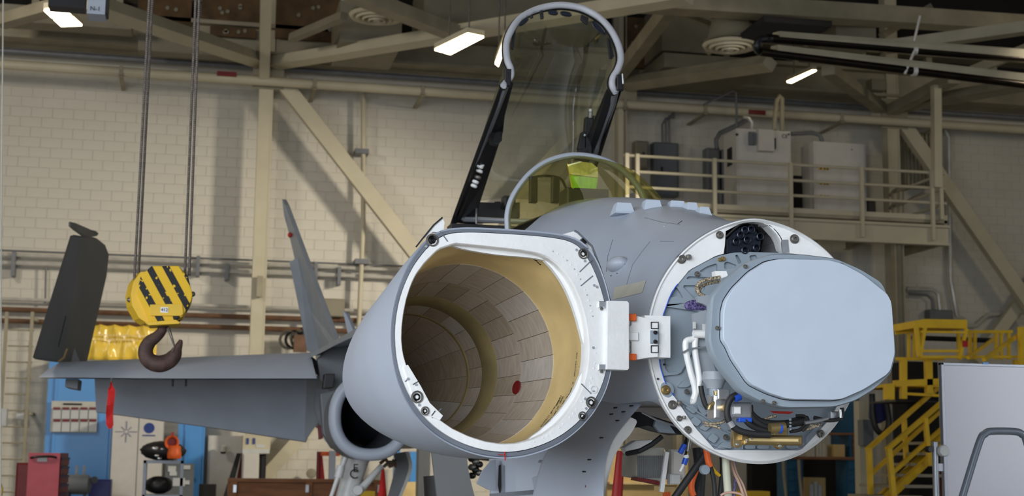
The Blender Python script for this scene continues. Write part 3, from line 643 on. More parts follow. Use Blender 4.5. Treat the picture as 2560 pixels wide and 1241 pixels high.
MB().lathe(at(2327, 1124, YW2+0.0), (0, 1, 0), [(0, 0.018), (0.012, 0.022), (0.05, 0.022)], 16).build('tilt_knob', M['black'], wb, smooth=True)
MB().box((pp_.x-0.03, YW2-0.35, 0.02), (pp_.x+0.03, YW2+0.4, 0.07)).build('foot', M['alu'], wb)
MB().box((xr+0.03, YW2-0.35, 0.02), (xr+0.09, YW2+0.4, 0.07)).build('foot', M['alu'], wb)
MB().tube([(xr+0.06, YW2+0.02, 0.05), (xr+0.06, YW2+0.02, 1.7)], 0.022, 16).build('stand_post', M['alu'], wb, smooth=True)
for a_, b_ in ((pp_.x, x0+0.01), (xr, xr+0.06)): MB().box((a_, YW2, 1.45), (b_, YW2+0.025, 1.5)).build('pivot_bracket', M['alu'], wb)
YT = 7.6
tf = thing('tube_frame', 'bent dark grey steel tube handle standing in front of the whiteboard', 'trolley handle', at(2480, 1241, YT).xy.to_3d())
q = [at(2400, 1262, YT), at(2447, 1110, YT), at(2462, 1086, YT), at(2480, 1079, YT), at(2538, 1080, YT), at(2556, 1088, YT), at(2566, 1104, YT), at(2610, 1262, YT)]
path_ = [V((q[0].x-0.24, YT, 0.03))]+bez(q, 6)+[V((q[-1].x+0.24, YT, 0.03))]
MB().tube(path_, 0.021, 14).build('tube', M['tube'], tf, smooth=True)
MB().box((path_[0].x-0.1, YT-0.3, 0.0), (path_[-1].x+0.1, YT+0.9, 0.045)).build('base_frame', M['tube'], tf)

# ================================================================== LEFT: items along the back wall
YL = 29.3
ld = thing('wall_ladder', 'fixed cream ladder on the wall at the far left', 'ladder', at(30, 1000, YL).xy.to_3d())
for px in (14, 78, 56):
    a = at(px+3, 780, YL); b_ = at(px-8, 1241, YL)
    if px == 56: continue
    MB().box((a.x-0.03, YL, 0.1), (a.x+0.03, YL+0.06, a.z)).build('side_rail', M['cream_dark'], ld)
k = 0
zr = 0.45
while zr < zat(40, 790, YL):
    MB().tube([(at(17, 900, YL).x, YL+0.03, zr), (at(81, 900, YL).x, YL+0.03, zr)], 0.014, 8).build('rung', M['cream_dark'], ld, smooth=True); zr += 0.305
for z in (2.2, 4.0): MB().box((at(81, 900, YL).x-0.03, YL+0.05, z), (at(81, 900, YL).x+0.03, 30.0, z+0.06)).build('stand_off', M['cream_dark'], ld)
tag(pbox(40, 1034, 60, 1048, 29.75, 0.05, 'small_sign', M['lightgrey']), 'small white sign on the wall behind the ladder', 'sign')
tag(pbox(-6, 1022, 16, 1066, 26, 0.2, 'paper_stack', M['lightgrey']), 'white papers at the very left edge', 'papers')
yc = thing('yellow_curtain', 'yellow welding curtain hanging behind the crane hook', 'curtain', at(300, 905, 29.5))
yz1, yz0 = zat(300, 812, 29.4), zat(300, 902, 29.4); xs0, xs1 = at(212, 860, 29.4).x, at(392, 860, 29.4).x
fb = []
for jj in range(9):
    v_ = jj/8; zz = yz0+(yz1-yz0)*v_; row = []
    for i in range(81):
        u_ = i/80; w_ = u_*5.0; sag = abs(math.sin(math.pi*w_)); dep = 0.022*math.sin(2*math.pi*w_+2.2*v_)*(1-0.5*v_)+0.02*math.sin(13*u_+6*v_)+0.012*math.sin(31*u_-4*v_)+0.05*max(0, 1-abs((w_ % 1)-0.5)*2-(1-v_))*2*v_
        row.append((xs0+(xs1-xs0)*u_, 29.4+dep, zz-0.03*sag*v_))
    fb.append(row)
MB().loft([r_+[(p[0], p[1]+0.01, p[2]) for p in reversed(r_)] for r_ in fb], True, True).build('sheet', M['tarp'], yc, smooth=True, auto=180)
pm = MB()
for ln_, zz in ((22, 0.08), (14, 0.0)):
    for q in range(ln_): pm.box((xs0+0.25+q*0.055, 29.318, yz0+(yz1-yz0)*0.55+zz), (xs0+0.25+q*0.055+random.uniform(0.02, 0.045), 29.322, yz0+(yz1-yz0)*0.55+zz+0.03))
tag(pm.build('faded_print', M['ochre'], yc), kind='stuff')
MB().tube([(xs0-0.1, 29.42, yz1+0.03), (xs1+0.1, 29.42, yz1+0.03)], 0.02, 8).build('rod', M['rust'], yc)
# blue doors
def door(px0, py0, px1, m, label, name, Y=29.55):
    xa_, xb_ = at(px0, 1100, Y).x, at(px1, 1100, Y).x; z = zat((px0+px1)/2, py0, Y)
    o = MB().box((xa_, Y, 0), (xb_, Y+0.45, z)).build(name, M[m]); tag(o, kind='structure')
    MB().box((xa_+0.12, Y-0.03, 0.02), (xb_-0.05, Y, z-0.1)).build('door_leaf', M[m], o, bevel=0.008)
    MB().box((xa_+0.14, Y-0.045, 0.2), (xa_+0.19, Y-0.03, z-0.3)).build('hinge_strip', M[m], o)
    MB().lathe((xa_+0.3, Y-0.03, 1.05), (0, -1, 0), [(0, 0.03), (0.05, 0.02), (0.06, 0.035), (0.08, 0.035)], 14).build('door_knob', M['steel'], o, smooth=True)
    return o
door(112, 905, 278, 'blue', '', 'door_1'); door(445, 1040, 512, 'blue', '', 'door_2')
pc = thing('pouch_chart', 'clear pocket organiser with red tabs hanging on the blue door', 'organiser', at(185, 1080, 29.4))
pbox(127, 1004, 243, 1082, 29.45, 0.04, 'backing', M['greytape'], pc)
for i in range(5):
    for j, (ya, yb_) in enumerate(((1022, 1048), (1052, 1080))):
        p = pbox(132+i*22.5, ya, 152+i*22.5, yb_, 29.41, 0.04, 'pocket', M['lightgrey'], pc); pbox(133+i*22.5, ya-3, 151+i*22.5, ya+3, 29.395, 0.015, 'red_tab', M['darkred'], p)
pbox(158, 1009, 205, 1013, 29.43, 0.01, 'heading_bar', M['ink'], pc)
# off-white lockers with blue marks
lk = thing('locker', 'tall off-white double locker with blue emblems behind the equipment cart', 'locker', at(340, 1241, 28.9).xy.to_3d())
xa_, xm_, xb_ = at(277, 1150, 28.8).x, at(343, 1150, 28.8).x, at(405, 1150, 28.8).x; zl = zat(340, 1040, 28.8)
MB().box((xa_, 28.8, 0), (xb_, 29.5, zl)).build('body', M['locker'], lk)
MB().box((xa_+0.01, 28.77, 0.08), (xm_-0.01, 28.8, zl-0.02)).build('door', M['locker'], lk, bevel=0.006); MB().box((xm_+0.01, 28.77, 0.08), (xb_-0.01, 28.8, zl-0.02)).build('door', M['locker'], lk, bevel=0.006)
em = MB(); c0 = at(316, 1080, 28.765)
for k in range(8):
    a_ = k*math.pi/4; L_ = 0.2 if k % 2 == 0 else 0.13
    em.beam(c0+V((math.cos(a_)*0.03, 0, math.sin(a_)*0.03)), c0+V((math.cos(a_)*L_, 0, math.sin(a_)*L_)), 0.006, 0.022, (0, 1, 0))
em.build('star_emblem', M['inkblue'], lk)
MB().lathe(at(373, 1071, 28.77), (0, -1, 0), [(0, 0.10), (0.006, 0.10)], 24).build('round_emblem', M['inkblue'], lk); pbox(356, 1088, 388, 1091, 28.762, 0.006, 'emblem_text', M['inkblue'], lk)
# red chest
def chest():
    t = thing('tool_chest', 'red roller tool chest with a pinkish side, black handle and drawers', 'tool chest', at(115, 1241, 24).xy.to_3d())
    Y = 24.0; xa, xb, xc = at(69, 1180, Y).x, at(148, 1180, Y).x, at(169, 1180, Y+0.7).x; z = zat(110, 1133, Y)
    MB().prism([(xa, Y, 0.12), (xb, Y, 0.12), (xb, Y, z), (xa, Y, z)], (0, 0.02, 0)).build('side_panel', M['pink'], t)
    MB().prism([(xa, Y+0.02, 0.12), (xb, Y+0.02, 0.12), (xc, Y+0.72, 0.12), (xc-0.5, Y+0.72, 0.12)], (0, 0, z-0.12)).build('body', M['darkred'], t)
    for k in range(9):
        z0 = 0.2+k*(z-0.25)/9; h = (z-0.25)/9-0.02
        p0 = V((xb+0.004, Y+0.04, z0)); p1 = V((xc+0.004, Y+0.70, z0))
        d = MB().prism([p0, p1, p1+V((0, 0, h)), p0+V((0, 0, h))], (0.015, -0.004, 0)).build('drawer', M['darkred'], t)
        MB().prism([p0+V((0.016, -0.005, h*0.75)), p1+V((0.016, -0.005, h*0.75)), p1+V((0.016, -0.005, h)), p0+V((0.016, -0.005, h))], (0.012, -0.004, 0)).build('drawer_pull', M['navy'], d)
    MB().tube(bez([at(76, 1146, Y-0.02), at(90, 1143, Y-0.05), at(125, 1142, Y-0.05), at(141, 1145, Y-0.02)], 4), 0.018, 8).build('push_handle', M['black'], t, smooth=True)
    pbox(93, 1144, 118, 1155, Y-0.02, 0.015, 'white_label', M['lightgrey'], t)
    for dx in (0.08, 0.5): MB().lathe((xa+dx, Y+0.1, 0.06), (1, 0, 0), [(0, 0.06), (0.04, 0.06)], 14).build('caster', M['rubber'], t)
    return t
chest()
tag(pbox(38, 1158, 72, 1262, 25.2, 0.5, 'red_bin', M['darkred'], z0=0, ch=0.03), 'dark red bin with pale top left of the red tool chest', 'bin')
tk = thing('compressor', 'small dark air tank with fittings between red chest and blue bin', 'compressor', at(195, 1241, 26.5).xy.to_3d())
c = at(190, 1212, 26.5); MB().lathe((c.x-0.22, c.y, c.z), (1, 0, 0), [(0, 0.02), (0.03, 0.13), (0.06, 0.17), (0.42, 0.17), (0.46, 0.12), (0.48, 0.02)], 18).build('tank', M['ac2'], tk, smooth=True)
for dx in (-0.15, 0, 0.12): MB().tube([(c.x+dx, c.y, c.z+0.15), (c.x+dx, c.y, c.z+0.32+0.05*dx)], 0.02, 8).build('fitting', M['silver'], tk)
for dx in (-0.1, 0.15): MB().box((c.x+dx-0.02, c.y-0.1, 0), (c.x+dx+0.02, c.y+0.1, c.z-0.1)).build('leg', M['black'], tk)
MB().lathe((c.x+0.3, c.y, c.z+0.08), (0, 1, 0), [(-0.06, 0.06), (0.06, 0.06)], 14).build('pump_head', M['black'], tk)
tag(pbox(221, 1200, 276, 1262, 27.5, 0.5, 'storage_bin', M['navy'], z0=0, ch=0.03), 'dark navy bin in front of the blue door beside the locker', 'bin')
# cart with black bundle and orange blower
ct = thing('shelf_cart', 'grey two-shelf steel cart in front of the lockers', 'cart', at(410, 1241, 25.5).xy.to_3d())
YC = 25.5; xa_, xb_ = at(357, 1190, YC).x, at(458, 1190, YC).x; zc1 = zat(408, 1152, YC); zc0 = zat(408, 1238, YC)
for z in (zc1, zc0, 0.25): MB().box((xa_, YC, z-0.05), (xb_, YC+0.6, z)).build('shelf', M['tube'], ct)
for x in (xa_, xb_-0.05):
    for y in (YC, YC+0.55): MB().box((x, y, 0.1), (x+0.05, y+0.05, zc1)).build('post', M['tube'], ct)
for x in (xa_+0.02, xb_-0.03):
    for y in (YC+0.05, YC+0.55): MB().lathe((x, y, 0.05), (1, 0, 0), [(-0.015, 0.05), (0.015, 0.05)], 12).build('caster', M['rubber'], ct)
bn = thing('hose_bundle', 'black padded bundle with silver fittings lying on top of the cart', 'hose', (0.5*(xa_+xb_), YC+0.3, zc1))
cx = (xa_+xb_)/2
def blob(mb, c, rx, ry, rz, n=14, rough=0.0):
    rings = []
    for i in range(1, n//2+4):
        th = math.pi*i/(n//2+4); rings.append([V(c)+V((rx*math.sin(th)*math.cos(2*math.pi*k/n)*(1+random.uniform(-rough, rough)), ry*math.sin(th)*math.sin(2*math.pi*k/n)*(1+random.uniform(-rough, rough)), rz*math.cos(th)*(1+random.uniform(-rough, rough)*0.5))) for k in range(n)])
    return mb.loft(rings, True, True)
blob(MB(), (cx-0.02, YC+0.3, zc1+0.16), 0.38, 0.25, 0.165, 22, 0.05).build('bundle', M['rubber'], bn, smooth=True)
for px, py, r_ in ((388, 1122, 0.05), (405, 1124, 0.04), (392, 1140, 0.035), (399, 1147, 0.035)):
    blob(MB(), at(px, py, YC+0.08), r_*1.3, 0.03, r_*0.7).build('fitting', M['silver'], bn, smooth=True)
ob = thing('orange_blower', 'orange portable blower standing on the black bundle on the cart', 'blower', at(436, 1146, YC+0.05))
c = at(436, 1130, YC+0.02); MB().lathe(c+V((0, 0, -0.12)), (0, 0, 1), [(0, 0.10), (0.02, 0.115), (0.1, 0.115), (0.12, 0.105), (0.2, 0.105), (0.22, 0.08)], 20).build('body', M['orange'], ob, smooth=True)
c = at(430, 1107, YC+0.0); MB().lathe(c, (0, -1, 0), [(-0.1, 0.06), (0, 0.12), (0.015, 0.12), (0.01, 0.095), (-0.03, 0.07)], 22).build('fan_shroud', M['orange'], ob, smooth=True)
MB().lathe(c+V((0,0.02,0)), (0, -1, 0), [(0, 0.085), (0.01, 0.03)], 16).build('fan_grille', M['darkred'], ob); MB().box(c+V((-0.015, -0.02, 0.11)), c+V((0.02, 0.02, 0.17))).build('handle', M['red'], ob)
bg = solo(blob(MB(), (cx-0.07, YC+0.3, zc0+0.155), 0.24, 0.2, 0.15, 18, 0.06), 'black_bag', M['black'], 'black cloth bag slumped on the lower cart shelf', 'bag', smooth=True)
tag(pbox(432, 1196, 462, 1216, YC-0.0, 0.2, 'carton', M['lightgrey']), 'small red and white carton beside the black bag on the cart', 'box')
fc = thing('file_cabinet', 'grey metal cabinet with pale stickers standing behind the cart', 'cabinet', at(445, 1241, 27.3).xy.to_3d())
pbox(412, 1160, 484, 1262, 27.3, 0.5, 'body', M['grey'], fc, z0=0); 
for (a_, b_, c_, d_) in ((420, 1166, 440, 1180), (424, 1180, 442, 1190), (456, 1164, 476, 1174), (456, 1202, 474, 1212)): pbox(a_, b_, c_, d_, 27.28, 0.015, 'sticker', M['lightgrey'], fc)
tag(pbox(497, 1212, 540, 1262, 27.5, 0.4, 'small_table', M['dark'], z0=0.0), 'small dark stand left of the leaning black board', 'stand')
# wall phone etc.
ph = thing('wall_fixture', 'pale round wall light with dark cap on the off-white wall panel', 'fixture', at(558, 1128, 29.3))
MB().lathe(at(558, 1120, 29.5), (0, 0, -1), [(-0.05, 0.05), (0.0, 0.07), (0.08, 0.07)], 16).build('globe', M['greytape'], ph, smooth=True); MB().lathe(at(558, 1128, 29.5), (0, 0, -1), [(0, 0.06), (0.05, 0.05), (0.06, 0.01)], 14).build('cap', M['dark'], ph)
tag(pbox(518, 1090, 605, 1262, 29.72, 0.2, 'wall_panel', M['locker'], z0=0), 'off-white wall panel left of the leaning red board', 'panel')
lb_ = solo(MB().prism([at(592, 1134, 28.6), at(603, 1134, 28.6), at(572, 1262, 28.2), at(552, 1262, 28.2)], (0, 0.06, 0)), 'leaning_board', M['black'], 'black board leaning on the wall left of the wooden crate', 'board')
solo(MB().prism([at(604, 1132, 28.7), at(610, 1132, 28.7), at(604, 1262, 28.4), at(580, 1262, 28.4)], (0, 0.05, 0)), 'leaning_board', M['darkred'], 'dark red board leaning just right of the black leaning board', 'board')
wd_ = thing('wall_cabinet', 'cream wall-mounted cabinet with a white ledge over a grey bin', 'cabinet', at(640, 1130, 29.2))
pbox(607, 1090, 676, 1124, 28.5, 0.6, 'body', M['cream'], wd_); pbox(606, 1124, 674, 1134, 28.4, 0.7, 'ledge', M['lightgrey'], wd_); pbox(640, 1112, 662, 1120, 28.49, 0.012, 'label', M['lightgrey'], wd_)
for px in (616, 632): pbox(px, 1096, px+6, 1111, 28.48, 0.015, 'blue_handle', M['inkblue'], wd_)
tag(pbox(604, 1134, 646, 1262, 28.35, 0.5, 'grey_bin', M['locker'], z0=0, ch=0.03), 'tall pale grey waste bin under the cream wall cabinet', 'bin')
tag(pbox(649, 1136, 664, 1262, 28.5, 0.4, 'black_post', M['black'], z0=0, ch=0.03), 'black ribbed column right of the pale waste bin', 'post')
# wooden crate across the bottom
cr8 = thing('wooden_crate', 'long brown wooden crate along the bottom behind the landing gear', 'crate', at(770, 1241, 22).xy.to_3d())
YK = 22.0; xa_, xb_ = at(572, 1220, YK).x, at(952, 1220, YK).x; zk = zat(760, 1207, YK)
n = 5
for k in range(n):
    z0 = 0.05+k*(zk-0.05)/n; MB().cbox((xa_, YK, z0), (xb_, YK+0.03, z0+(zk-0.05)/n-0.008), 0.005).build('plank', M['wood'], cr8)
for x in (xa_+0.02, (xa_+xb_)/2, xb_-0.1): MB().cbox((x, YK-0.03, 0.03), (x+0.1, YK, zk), 0.005).build('batten', M['wood'], cr8)
MB().box((xa_, YK-0.03, zk), (xb_, YK+0.9, zk+0.04)).build('lid', M['wood'], cr8); MB().box((xa_, YK+0.03, 0.0), (xb_, YK+0.88, zk)).build('body', M['wood'], cr8)
for px in (587, 768, 948): pbox(px-4, 1213, px+4, 1232, YK-0.06, 0.04, 'latch', M['silver'], cr8)
# red stand / blue board near landing gear
rs = thing('red_stand', 'dark red and orange stand with cylinder beside the white landing gear', 'stand', at(808, 1241, 23).xy.to_3d())
MB().tube([at(797, 1130, 23), at(793, 1262, 23)], 0.03, 8).build('pole', M['darkred'], rs); MB().prism([at(800, 1138, 23.1), at(806, 1138, 23.1), at(818, 1262, 23.1), at(800, 1262, 23.1)], (0, 0.1, 0)).build('leg', M['red'], rs)
pbox(803, 1130, 850, 1141, 23, 0.2, 'cross_bar', M['orange'], rs); tag(pbox(822, 1128, 838, 1262, 22.9, 0.1, 'grey_board', M['ac'], z0=0), 'narrow pale grey board standing beside the red stand', 'board')
tag(pbox(988, 1040, 1000, 1262, 29, 0.3, 'blue_post', M['blue'], z0=0), 'thin blue strip behind the white landing gear door', 'post')
tag(pbox(1025, 1130, 1046, 1262, 29.0, 0.3, 'blue_cabinet', M['blue'], z0=0), 'blue cabinet edge glimpsed below the radome', 'cabinet')
tag(pbox(1000, 1206, 1044, 1262, 26.5, 0.3, 'mustard_box', M['ochre'], z0=0), 'mustard coloured box low behind the landing gear door', 'box')
tag(pbox(1046, 1122, 1075, 1262, 25.5, 0.3, 'dark_locker', M['grey'], z0=0), 'dark grey locker under the radome left of the fuselage', 'locker')
cn = thing('traffic_cone', 'red traffic cone standing between the landing gear struts', 'cone', at(957, 1241, 20).xy.to_3d())
zc = zat(957, 1172, 20); xx = at(957, 1200, 20).x; MB().lathe((xx, 20, 0.03), (0, 0, 1), [(0, 0.17), (zc-0.05, 0.02), (zc-0.03, 0.015)], 20).build('cone_body', M['redcloth'], cn, smooth=True); MB().cbox((xx-0.2, 19.8, 0), (xx+0.2, 20.2, 0.03), 0.01).build('base', M['red'], cn)
tag(pbox(902, 1229, 937, 1262, 18.5, 0.3, 'yellow_chock_case', M['yellow'], z0=0.0), 'yellow and black case low between the white gear struts', 'case')
tag(solo(MB().prism([at(-8, 1180, 20), at(6, 1225, 20), at(0, 1262, 20), at(-14, 1262, 20)], (0, 0.1, 0)), 'yellow_edge', M['yellow'], 'yellow object just entering at the lower left corner', 'barrier'), None)
# ================================================================== RIGHT BACK: blue workbench area under the mezzanine
bc = thing('workbench', 'wooden topped workbench with blue drawer units under the mezzanine', 'workbench', at(2060, 1241, 26).xy.to_3d())
YD = 26.0; xa_, xb_ = at(1955, 1150, YD).x, at(2152, 1150, YD).x; zd = zat(2060, 1143, YD)
MB().box((xa_, YD, zd-0.05), (xb_, YD+0.8, zd)).build('worktop', M['wood'], bc)
def drawers(px0, px1, py0, n, parent, Y):
    o = pbox(px0, py0, px1, 1262, Y, 0.5, 'drawer_unit', M['teal'], parent, z0=0.02)
    for k in range(n):
        y = py0+6+k*28; d = pbox(px0+3, y, px1-3, y+22, Y-0.02, 0.02, 'drawer', M['teal'], o)
    return o
drawers(2118, 2150, 1146, 4, bc, YD+0.05); drawers(1968, 2008, 1146, 4, bc, YD+0.05)
for px in (1958, 1997): MB().tube([at(px, 1150, YD-0.1), at(px+2, 1190, YD-0.1), at(px+10, 1262, YD-0.1)], 0.03, 8).build('curved_leg', M['cream_dark'], bc, smooth=True)
sh = thing('shelf_unit', 'low shelf unit with binders standing on the workbench', 'shelf', at(2070, 1143, YD+0.3))
pbox(2040, 1083, 2132, 1088, YD+0.2, 0.5, 'top_board', M['wood'], sh); pbox(2125, 1088, 2130, 1143, YD+0.2, 0.5, 'side_board', M['teal'], sh); pbox(2132, 1083, 2136, 1143, YD+0.2, 0.5, 'side_board', M['wood'], sh)
for i, px in enumerate((2030, 2040, 2048, 2056)):
    tag(pbox(px, 1109, px+7, 1143, YD+0.25, 0.3, 'binder', M['greytape' if i % 2 == 0 else 'cream']), ('first', 'second', 'third', 'fourth')[i]+' pale binder from the left on the workbench under the shelf', 'binder', 'binders on the workbench')
tag(pbox(2084, 1112, 2112, 1143, YD+0.22, 0.3, 'cardboard_box', M['tan']), 'tan cardboard box on the workbench right of the binders', 'box')
tag(pbox(2092, 985, 2150, 1241, 28.5, 0.3, 'blue_partition', M['teal'], z0=0), 'dark blue partition behind the workbench', 'partition')
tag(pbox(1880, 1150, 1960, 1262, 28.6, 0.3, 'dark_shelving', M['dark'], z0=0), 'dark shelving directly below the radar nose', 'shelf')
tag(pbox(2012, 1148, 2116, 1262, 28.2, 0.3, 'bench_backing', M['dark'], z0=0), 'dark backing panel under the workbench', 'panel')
tag(pbox(2022, 1195, 2064, 1262, 26.6, 0.4, 'paper_boxes', M['tan'], z0=0.0), 'tan box of papers on the floor under the workbench', 'box')
for kk, (px, py) in enumerate(((2026, 1212), (2036, 1205), (2046, 1214))): tag(pbox(px, py, px+8, 1250, 26.5, 0.05, 'paper_roll', M['lightgrey']), ('left', 'middle', 'right')[kk]+' white paper roll in front of the tan box under the workbench', 'paper roll', 'paper rolls under the workbench')
tag(pbox(1862, 1229, 1925, 1262, 22, 0.4, 'yellow_bench', M['yellow'], z0=0.0), 'yellow low bench in the dark below the radar nose', 'bench')
tw = tag(pbox(1518, 1125, 1720, 1262, 24, 0.2, 'tan_partition', M['tan'], z0=0), 'tan partition seen through the open nose bay', 'partition')
MB().box((at(1525, 1200, 23.9).x, 23.9, zat(1600, 1212, 23.9)), (at(1700, 1200, 23.9).x, 24, zat(1600, 1206, 23.9))).build('ledge', M['ochre'], tw)

# ================================================================== AIRCRAFT
XC = 2.24
jet = thing('fighter_jet', 'grey twin-tail fighter jet with opened nose radome, exposed radar and raised canopy', 'aircraft', (XC, 12, 0))
YBH = 5.66
def pl(pts, Y): return [(p.x, p.z) for p in (at(x, y, Y) for x, y in pts)]
outer_px = [(1617,860),(1622,790),(1645,715),(1688,648),(1742,598),(1805,564),(1870,546),(1915,549),(1985,571),(2050,611),(2100,662),(2138,730),(2158,800),(2163,860),(2155,930),(2125,1010),(2080,1080),(2020,1130),(1960,1155),(1900,1163),(1830,1154),(1760,1124),(1700,1076),(1655,1012),(1628,935)]
inner_px = [(1648,860),(1655,800),(1680,730),(1725,675),(1790,640),(1814,633),(1815,578),(1850,560),(1885,551),(1922,562),(1950,592),(1962,632),(1990,634),(2070,645),(2110,700),(2130,800),(2133,860),(2120,960),(2085,1040),(2045,1085),(2005,1127),(1790,1126),(1740,1070),(1700,1010),(1665,960),(1650,910)]
plate_px = [(1648,860),(1655,800),(1680,730),(1725,675),(1790,640),(1850,628),(1990,632),(2070,645),(2110,700),(2130,800),(2133,860),(2120,960),(2085,1040),(2045,1085),(2005,1127),(1790,1126),(1740,1070),(1700,1010),(1665,960),(1650,910)]
cc = at(1890, 858, YBH); C2 = (cc.x, cc.z)
N = 144
O0 = polar(chaikin(pl(outer_px, YBH), 2), C2, N)
def ringY(o, Y): return [(x, Y, z) for x, z in o]
def sc(o, c, kx, kz=None): kz = kz or kx; return [(c[0]+(x-c[0])*kx, c[1]+(z-c[1])*kz) for x, z in o]
# forward fuselage skin : sections (Y, half width, top z, bottom z, exponent)
def sup(Yv, hw, zt_, zb_, ex=2.3):
    zc_ = zb_+(zt_-zb_)*0.46; out = []
    for k in range(N):
        a = 2*math.pi*k/N; c, s = math.cos(a), math.sin(a)
        h = (zt_-zc_) if s > 0 else (zc_-zb_)
        out.append((XC+hw*math.copysign(abs(c)**(2/ex), c), zc_+h*math.copysign(abs(s)**(2/ex), s)))
    c0 = (XC, zc_); return polar(out, c0, N)
tops = [(5.66, 0), (6.3, atx(1750, 524, XC).z), (7.0, atx(1640, 502, XC).z), (7.55, atx(1560, 496, XC).z), (8.0, atx(1500, 497, XC).z)]
('tops', tops, 'arch', at(1272, 575, 8.5), at(1440, 390, 8.5), 'rimC', C2)
zb0 = min(z for x, z in O0); zt0 = max(z for x, z in O0)
secs = [ringY(sc(O0, C2, 0.985), YBH+0.002), ringY(O0, YBH+0.012), ringY(sc(O0, C2, 1.015), YBH+0.15)]
def mixo(a, b, t): return [(p[0]*(1-t)+q[0]*t, p[1]*(1-t)+q[1]*t) for p, q in zip(a, b)]
zs = atx(1272, 575, 1.80).z
s63 = mixo(sc(O0, C2, 1.06), sup(0, 0.51, tops[1][1], zb0-0.03), 0.6)
secs += [ringY(s63, 6.3), ringY(sup(0, 0.565, tops[2][1], zb0-0.06, 2.25), 7.0), ringY(sup(0, 0.60, tops[3][1]-0.005, zb0-0.08, 2.3), 7.55),
         ringY(sup(0, 0.63, tops[4][1]-0.02, zb0-0.09, 2.35), 8.0), ringY(sup(0, 0.66, tops[4][1]-0.10, zb0+0.20, 2.6), 8.6), ringY(sup(0, 0.62, tops[4][1]-0.19, zb0+0.22, 2.6), 9.6),
         ringY(sup(0, 0.52, tops[4][1]-0.2, zb0+0.24, 2.5), 11.4), ringY(sup(0, 0.48, tops[4][1]-0.1, zb0+0.25, 2.4), 13.5), ringY(sup(0, 0.9, tops[4][1]-0.2, zb0+0.1, 2.5), 17), ringY(sup(0, 0.7, tops[4][1]-0.4, zb0+0.3, 2.2), 21.5)]
zcut = at(1600, 1008, 6.0).z; fmb = MB().loft(secs, False, True)      # underside open ahead of the nose gear bay: flat bay ceiling
for v in fmb.v:
    if 5.68 < v.y < 8.1 and v.z < zcut: v.z = zcut
fus = fmb.build('forward_fuselage', M['ac'], jet, smooth=True, auto=30)
# nose bulkhead : white frame, plate, gun port
bh = MB()
I0 = polar(pl(inner_px, YBH), C2, N)
bh.loft([ringY(sc(O0, C2, 1.0), YBH+0.03), ringY(sc(O0, C2, 1.001), YBH+0.0), ringY(sc(O0, C2, 0.99), YBH-0.006), ringY(sc(O0, C2, 0.975), YBH+0.006), ringY(I0, YBH+0.01), ringY(I0, YBH+0.08)])
bulk = bh.build('nose_bulkhead', M['white'], jet, smooth=True, auto=25)
eo = ringY(sc(O0, C2, 1.002), YBH+0.012); MB().tube([V(eo[i % N]) for i in range(8, 76)], 0.0035, 6).build('skin_edge', M['ac2'], bulk)
P0 = polar(chaikin(pl(plate_px[:-15]+plate_px[-15:], YBH), 1, 0.2), C2, N)
plate = MB().loft([ringY(P0, YBH+0.036), ringY(P0, YBH+0.07)], True, True).build('mounting_plate', M['plate'], bulk)
pockets = [[(1746,680),(1766,667),(1793,658),(1793,685),(1776,685)],[(1716,696),(1721,691),(1776,694),(1775,699),(1717,699)],[(1675,745),(1686,716),(1696,724),(1709,747),(1692,741)],
 [(1703,714),(1744,714),(1766,718),(1744,747),(1735,748)],[(1810,658),(1818,654),(1843,664),(1835,671),(1810,674)],[(1837,639),(1844,637),(1854,657),(1846,661)],[(1872,640),(1890,637),(1895,650),(1878,656)],
 [(1655,762),(1722,759),(1745,782),(1742,850),(1722,900),(1700,938),(1664,930),(1657,880)],[(1693,969),(1709,952),(1736,952),(1720,969)],[(1737,1041),(1754,1055),(1742,1068),(1723,1053)],[(1769,1056),(1781,1064),(1763,1079),(1747,1070)],
 [(1781,1083),(1797,1095),(1785,1110),(1768,1098)],[(1712,1019),(1728,1012),(1745,1026),(1733,1036)],[(1742,1010),(1771,1032),(1759,1042),(1748,1027)],[(1790,1122),(1806,1106),(1830,1106),(1830,1122)],[(1862,1114),(1888,1114),(1888,1123),(1862,1123)],
 [(1893,1114),(1922,1114),(1922,1123),(1893,1123)],[(1966,1108),(1990,1108),(1998,1122),(1966,1122)],[(2016,1092),(2046,1062),(2058,1070),(2014,1116)],[(1800,1060),(1830,1050),(1834,1072),(1808,1080)],[(1760,990),(1780,985),(1782,1010),(1770,1010)]]
cu2 = bpy.data.curves.new('plate_web', 'CURVE'); cu2.dimensions = '2D'; cu2.fill_mode = 'BOTH'; cu2.extrude = 0.009
def spl(uv):
    sp_ = cu2.splines.new('POLY'); sp_.points.add(len(uv)-1); sp_.use_cyclic_u = True
    for q, (u, v) in zip(sp_.points, uv): q.co = (u-C2[0], v-C2[1], 0, 1)
spl(sc(P0, C2, 0.999))
for pk in pockets: spl(chaikin(pl(pk, YBH+0.02), 1, 0.15))
tmp = bpy.data.objects.new('tmp_web', cu2); COL.objects.link(tmp); dg_ = bpy.context.evaluated_depsgraph_get(); mw = bpy.data.meshes.new_from_object(tmp.evaluated_get(dg_)); bpy.data.objects.remove(tmp)
for v in mw.vertices: v.co = V((v.co.x, v.co.z, v.co.y))
mw.flip_normals(); mw.materials.clear(); mw.materials.append(M['plate'])
wo = bpy.data.objects.new('plate_web', mw); COL.objects.link(wo); place(wo, (C2[0], YBH+0.027, C2[1]), bulk)
# blue sealant line round the plate edge
q_ = [(p[0], YBH+0.008, p[1]) for p in P0]
MB().tube([q_[i] for i in range(58, 86)], 0.0022, 6).build('blue_sealant', M['bluewrap'], bulk)
